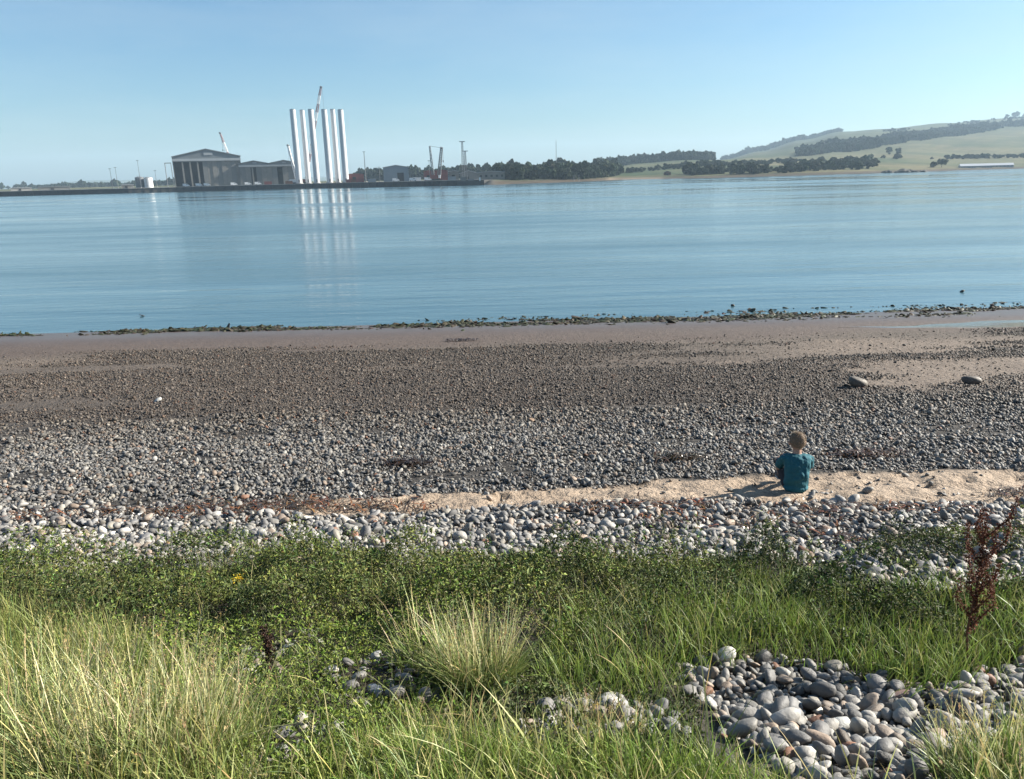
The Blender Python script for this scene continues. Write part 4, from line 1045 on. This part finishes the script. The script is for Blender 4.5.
shed('blue grey shed with pale gable right of the white towers', 384, 409, 40, 15.5, 'clad_blue', 'roof_pale', .14, (.55, .80, .62))
shed('low dark red shed right of the white towers', 348, 364, 38, 8.5, 'red_paint', 'rust', .1, (.3, .5, .7))
shed('red shed under the crossed crane, left one', 424, 434, 44, 10, 'red_paint', 'rust', .15, (.3, .6, .6))
shed('long red shed under the crossed crane, right one', 435, 448, 50, 10.5, 'red_paint', 'rust', .15, (.2, .4, .6))
shed('pale grey shed between the crossed crane and lattice masts', 449, 459, 60, 9, 'clad_tan', 'roof_pale', .1, (.3, .6, .6))
shed('grey arched shed behind the barge', 460, 478, 38, 8.5, 'clad_grey', 'roof_pale', .3, (.3, .5, .5))
shed('long low cream shed right of the barge', 478.5, 505, 70, 8.5, 'clad_tan', 'roof_pale', .18, None, 12, wins=5, z=3.2)
shed('small pale hut on the quay left of the tall hall', 122, 133, 30, 3.5, 'clad_tan', 'roof_pale', .15, (.3, .5, .7), 6)
shed('low pale store at the far left end of the quay', 12, 30, 36, 3, 'concrete', 'roof_pale', .1, (.4, .5, .7), 6)
shed('long low grey store at the left end of the quay', 40, 68, 36, 3.2, 'clad_grey', 'roof_grey', .1, (.4, .5, .7), 6)
# white buildings on the right shore
for k, (a, b) in enumerate(((962, 976), (977, 992), (993, 1013))):
    um = (a + b) / 2; sc = S1(um, 30); W = (b - a) * sc; dp = 11.0
    t = thing('white_building', ('first', 'middle', 'last')[k] + ' of three long low white buildings on the right shore', 'building', at_u(um, 30, 1.7), facing(um) + R(12))
    boxes('wall', [((0, dp / 2, 1.3), (W, dp, 2.6))], 'roof_pale', t)
    bm = bmesh.new()
    V = [bm.verts.new(p) for p in ((-W / 2 - .3, -.4, 2.61), (W / 2 + .3, -.4, 2.61), (W / 2 + .3, dp / 2, 5.0), (-W / 2 - .3, dp / 2, 5.0), (-W / 2 - .3, dp + .4, 2.61), (W / 2 + .3, dp + .4, 2.61))]
    for f_ in ((0, 1, 2, 3), (3, 2, 5, 4), (0, 3, 4), (1, 5, 2), (0, 4, 5, 1)): bm.faces.new([V[i] for i in f_])
    obj('roof', bm_mesh('roof', bm), 'tower_white', t)
    for q in range(6): boxes('window', [((-W / 2 + W * (q + .5) / 6, -.03, 1.5), (W / 6 * .35, .2, .9))], 'van_glass', t)
    boxes('door', [((W * .02, -.04, 1.0), (1.0, .2, 2.0))], 'clad_blue', t)
shed('small brown cottage on the shore below the fields', 664, 671, 50, 4, 'rust', 'roof_grey', .4, (.4, .6, .6), 6, 'cottage', 2, z=3)

# containers and vehicles on the quay
cont = [(350, 'red_paint'), (355, 'rust'), (360, 'red_paint'), (372, 'clad_blue'), (268, 'red_paint'), (289, 'rust'), (417, 'white_paint'), (452, 'clad_blue')]
names_ = {'red_paint': 'red', 'rust': 'rust brown', 'clad_blue': 'blue grey', 'white_paint': 'white'}
where = ['nearest the rightmost white tower', 'second right of the white towers', 'third right of the white towers', 'by the single dark mast', 'in front of the lower twin hall', 'at the foot of the leftmost tower', 'left of the crossed crane', 'between crossed crane and barge']
for (u, mt), wtxt in zip(cont, where):
    t = thing('shipping_container', f'{names_[mt]} shipping container {wtxt}', 'container', at_u(u, 20), facing(u), 'containers on the quay')
    boxes('shell', [((0, 0, 1.3), (6.06, 2.44, 2.59))], mt, t)
    boxes('corrugation', [((-2.8 + .35 * k, -1.25, 1.3), (.14, .08, 2.3)) for k in range(17)], mt, t)
def van(label, u, r, mat='white_paint'):
    t = thing('van', label, 'van', at_u(u, r), facing(u), 'vans parked on the quay')
    prism('body', [(-2.7, .4), (2.6, .4), (2.65, 1.2), (1.9, 1.45), (1.3, 2.4), (-2.7, 2.45)], -1, 1, mat, t)
    prism('windscreen', [(1.95, 1.46), (1.38, 2.3), (1.30, 2.3), (1.85, 1.46)], -1.02, 1.02, 'van_glass', t)
    boxes('side_window', [((.8, -1.01, 1.85), (.9, .05, .55))], 'van_glass', t)
    for x in (-1.7, 1.7):
        for y in (-.9, .9): bars('wheel', [((x, y - .12, .36), (x, y + .12, .36), .36)], 'tyre', t, seg=14)
for u, wtxt in ((186, 'at the left corner of the tall hall'), (199, 'before the tall hall doors'), (207, 'second before the tall hall doors'), (248, 'before the lower hall'), (258, 'second before the lower hall'), (396, 'in front of the blue grey shed'), (413, 'right of the blue grey shed'), (428, 'below the crossed crane'), (234, 'at the right corner of the tall hall')):
    van('white van parked on the quay ' + wtxt, u, 14)

# barge at the quay end
p = at_u(468.5, -7, 0); s = S1(468.5, -7); L = 24 * s
t = thing('barge', 'dark flat barge moored at the right end of the quay', 'barge', p, facing(468.5))
prism('hull', [(-L / 2 + .8, -.8), (L / 2 - .8, -.8), (L / 2, 3.0), (-L / 2, 3.0)], -4.5, 4.5, 'boat_hull', t)
boxes('deck_house', [((-L * .2, 0, 4.4), (L * .22, 4, 2.8))], 'clad_grey', t); boxes('cargo', [((L * .1, 0, 3.7), (L * .28, 5, 1.3))], 'steel', t)
for x in (-L * .45, -L * .2, L * .05, L * .3): bars('railing_post', [((x, -4.4, 3), (x, -4.4, 4.1), .06)], 'steel', t)
bars('railing', [((-L * .48, -4.4, 4.1), (L * .45, -4.4, 4.1), .06)], 'steel', t)
boxes('bow_post', [((L / 2 - .5, -3, 4.2), (1.0, 1.0, 2.4))], 'white_paint', t)

# pale posts standing along the wooded point
for k, u in enumerate((574, 579)):
    mast('marker_post', ('left' if k == 0 else 'right') + ' one of two pale posts at the shore of the wooded point', u, 8, 5, .35, 'post', 'lamp', z=.6)
# dark rocky spit on the right shore
p0 = at_u(894, 0, 0); bm = bmesh.new()
for k in range(26):
    t_ = rng.uniform(-1, 1); r_ = rng.uniform(1.2, 3.4) * (1.1 - abs(t_) * .6)
    bmesh.ops.create_icosphere(bm, subdivisions=2, radius=1, matrix=Matrix.Translation((t_ * 21, rng.normal(0, 3), .2)) @ Matrix.Rotation(rng.uniform(0, 3), 4, 'Z') @ Matrix.Diagonal((r_ * 1.8, r_ * 1.3, r_ * rng.uniform(.7, 1.1), 1)))
for v in bm.verts: v.co += Vector(rng.normal(0, .22, 3))
plain('dark_rock', (.05, .05, .045), .9, 0, .4, .4)
o = obj('rock_spit', bm_mesh('rock_spit', bm), 'dark_rock', loc=p0 + Vector((0, -14, 0))); o['label'] = 'low dark rocky spit in the water below the hill'; o['category'] = 'rocks'

# ------------------------------------------------------------------ the seated person
plain('skin', (.50, .30, .22), .55, 0, .06, 12); plain('shirt', (.008, .125, .165), .85, 0, .12, 14); plain('shorts', (.022, .026, .035), .85, 0, .2, 14)
plain('hair', (.24, .17, .115), .7, 0, .35, 60); plain('shoe', (.05, .05, .055), .7, 0, .2, 20); plain('sole', (.5, .5, .48), .7, 0, .1, 20); plain('eye', (.02, .02, .02), .2)
def rcone(bm, a, b, ra, rb):
    a = Vector(a); b = Vector(b); d = b - a; q = d.to_track_quat('Z', 'Y').to_matrix().to_4x4()
    bmesh.ops.create_cone(bm, cap_ends=True, segments=16, radius1=ra, radius2=rb, depth=d.length, matrix=Matrix.Translation((a + b) / 2) @ q)
    for c, r in ((a, ra), (b, rb)): bmesh.ops.create_icosphere(bm, subdivisions=2, radius=r, matrix=Matrix.Translation(c))
def ell(bm, c, s, rx=0): bmesh.ops.create_icosphere(bm, subdivisions=3, radius=1, matrix=Matrix.Translation(c) @ Matrix.Rotation(rx, 4, 'X') @ Matrix.Diagonal((*s, 1)))
def remeshed(name, bm, voxel, mat, parent, smooth_it=6, noise_amp=0.0):
    me = bpy.data.meshes.new(name); bm.to_mesh(me); bm.free()
    o = bpy.data.objects.new(name + '_tmp', me); C.objects.link(o)
    r = o.modifiers.new('r', 'REMESH'); r.mode = 'VOXEL'; r.voxel_size = voxel
    s = o.modifiers.new('s', 'SMOOTH'); s.factor = .5; s.iterations = smooth_it
    dg = bpy.context.evaluated_depsgraph_get(); dg.update()
    out = bpy.data.meshes.new_from_object(o.evaluated_get(dg)); bpy.data.objects.remove(o); out.name = name
    n = len(out.vertices); co = np.empty(n * 3, np.float32); out.vertices.foreach_get('co', co); co = co.reshape(-1, 3)
    if noise_amp:
        nn = np.empty(n * 3, np.float32); out.vertices.foreach_get('normal', nn); nn = nn.reshape(-1, 3)
        d_ = fbm(co[:, 0] * 16 + co[:, 1] * 7, co[:, 2] * 15 + co[:, 1] * 9, 900, 3) - .5
        co = co + nn * (d_ * noise_amp)[:, None]; out.vertices.foreach_set('co', co.astype(np.float32).ravel())
    out.polygons.foreach_set('use_smooth', np.ones(len(out.polygons), bool)); out.materials.clear()
    return obj(name, out, mat, parent)
pp = G3(795, 492.0)
PS = .80
person = thing('person', 'seated person in teal t-shirt with short brown hair facing the water', 'person', pp + Vector((0, 0, -.01)), math.atan2(-pp.x, pp.y) + R(14))
person.scale = (PS, PS, PS)
HK = 1.14
bm = bmesh.new()
HEAD = Vector((0, .085, .668))
def hv(x, y, z): return HEAD + Vector((x, y, z)) * HK
def hs(x, y, z): return (x * HK, y * HK, z * HK)
ell(bm, HEAD, hs(.078, .094, .104), R(-8)); ell(bm, hv(0, .028, -.045), hs(.058, .062, .068)); ell(bm, hv(0, .074, -.078), hs(.028, .024, .022))
rcone(bm, hv(0, .088, .0), hv(0, .104, -.028), .009, .013)           # nose
for q in (-1, 1):
    ell(bm, hv(q * .086, -.002, -.014), hs(.012, .02, .03)); ell(bm, hv(q * .03, .083, .012), hs(.02, .012, .008))  # ears, brows
ell(bm, hv(0, .088, -.048), hs(.024, .01, .008))                                        # lips
rcone(bm, (0, .04, .49), (0, .065, .59), .058, .052)
rcone(bm, (0, 0, .12), (0, -.015, .27), .105, .10); rcone(bm, (0, -.015, .27), (0, .02, .43), .10, .105)
for q in (-1, 1):
    rcone(bm, (q * .06, .02, .45), (q * .145, .045, .455), .07, .055)
    sh, el, wr = Vector((q * .155, .05, .45)), Vector((q * .20, .17, .27)), Vector((q * .075, .33, .31))
    rcone(bm, sh, el, .043, .034); rcone(bm, el, wr, .034, .024)
    pd = (Vector((q * -.01, .385, .30)) - wr).normalized(); pc = wr + pd * .035
    rcone(bm, wr, wr + pd * .06, .024, .026)
    upx = Vector((0, .25, 1)).normalized(); outv = pd.cross(upx).normalized()
    for f, (o_, L_f) in enumerate(((.021, .052), (.007, .060), (-.007, .056), (-.020, .044))):
        a = wr + pd * .062 + upx * o_; b = a + pd * L_f * .5 + outv * q * -.004; c = b + pd * L_f * .32 + Vector((0, -.022, -.006)); d = c + pd * L_f * .1 + Vector((0, -.02, -.006))
        rcone(bm, a, b, .0085, .008); rcone(bm, b, c, .008, .0075); rcone(bm, c, d, .0075, .0065)
    a = wr + pd * .02 + upx * .02; b = a + upx * .026 + pd * .018; c = b + pd * .026 + upx * .004
    rcone(bm, a, b, .011, .0095); rcone(bm, b, c, .0095, .008)
    hip, kn, an = Vector((q * .075, .03, .10)), Vector((q * .165, .30, .33)), Vector((q * .10, .46, .065))
    rcone(bm, hip, kn, .078, .052); rcone(bm, kn, kn.lerp(an, .35), .05, .05); rcone(bm, kn.lerp(an, .35), an, .05, .032); rcone(bm, an, an + Vector((q * .012, .11, -.03)), .032, .026)
body = remeshed('body', bm, .006, 'skin', person, 4)
bm = bmesh.new()
for q in (-1, 1): ell(bm, hv(q * .03, .088, -.003), (.011, .008, .007))
obj('eyes', bm_mesh('eyes', bm, True), 'eye', person)
# hair: cap over the skull
bm = bmesh.new(); ell(bm, hv(0, -.010, .016), hs(.087, .096, .104), R(-10)); ell(bm, hv(0, -.045, -.016), hs(.068, .052, .056))
hair = remeshed('hair', bm, .006, 'hair', person, 2, .018)
hm = hair.data; keep = bmesh.new(); keep.from_mesh(hm)
cut = [v for v in keep.verts if (v.co.y > HEAD.y + .052 + .9 * max(0, v.co.z - HEAD.z - .03)) and v.co.z < HEAD.z + .075]
bmesh.ops.delete(keep, geom=cut, context='VERTS'); keep.to_mesh(hm); keep.free()
n = 2600; co = np.empty(len(hm.vertices) * 3, np.float32); hm.vertices.foreach_get('co', co); co = co.reshape(-1, 3); pk = co[rng.integers(0, len(co), n)]
hd = pk - np.array(HEAD); blades('hair_strands', pk - hd * .02, np.full(n, .022), np.full(n, .004), np.arctan2(hd[:, 1], hd[:, 0]) + rng.normal(0, .6, n), np.abs(rng.normal(1.1, .2, n)) * np.sign(rng.normal(.4, 1, n)), cvar((.24, .17, .11), n, .3), cvar((.36, .27, .18), n, .3), parent=hair)
# shirt
bm = bmesh.new()
rcone(bm, (0, .0, .10), (0, -.022, .25), .122, .122); rcone(bm, (0, -.022, .25), (0, .015, .42), .122, .118)
for q in (-1, 1):
    rcone(bm, (q * .055, -.002, .11), (q * .06, -.02, .27), .095, .10); rcone(bm, (q * .06, -.02, .27), (q * .075, .01, .43), .10, .096)
    rcone(bm, (q * .06, .015, .452), (q * .142, .042, .448), .074, .066); rcone(bm, (q * .155, .05, .448), (q * .192, .14, .32), .062, .056)
ell(bm, (0, -.01, .075), (.165, .125, .07))
shirt = remeshed('t_shirt', bm, .008, 'shirt', person, 8, .03)
bm = bmesh.new()
for q in (-1, 1):
    rcone(bm, (q * .075, .02, .098), (q * .155, .27, .305), .093, .072)
ell(bm, (0, .0, .085), (.15, .12, .085))
remeshed('shorts', bm, .008, 'shorts', person, 6, .015)
for q in (-1, 1):
    bm = bmesh.new(); an = Vector((q * .10, .46, .065)); rcone(bm, an + Vector((0, -.02, -.022)), an + Vector((q * .015, .13, -.03)), .040, .034); ell(bm, an + Vector((q * .004, .03, -.005)), (.04, .055, .04))
    s_ = remeshed('shoe', bm, .006, 'shoe', person, 4)
    bm = bmesh.new(); ell(bm, an + Vector((q * .008, .055, -.058)), (.041, .115, .012)); obj('sole', bm_mesh('sole', bm, True), 'sole', s_)

# ------------------------------------------------------------------ haze over the whole place
m_, n_, b_, o_ = new_mat('haze'); n_.nodes.remove(b_)
v_ = N(n_, 'ShaderNodeVolumePrincipled'); v_.inputs['Color'].default_value = (.60, .81, 1.0, 1); v_.inputs['Density'].default_value = 1.25e-4; v_.inputs['Anisotropy'].default_value = .1
n_.links.new(v_.outputs[0], o_.inputs['Volume'])
bm = bmesh.new(); box(bm, (0, 3000, 112), (13000, 6400, 264))
me = bm_mesh('haze', bm); me.materials.append(m_)
hz = obj('haze', me, kind='stuff')
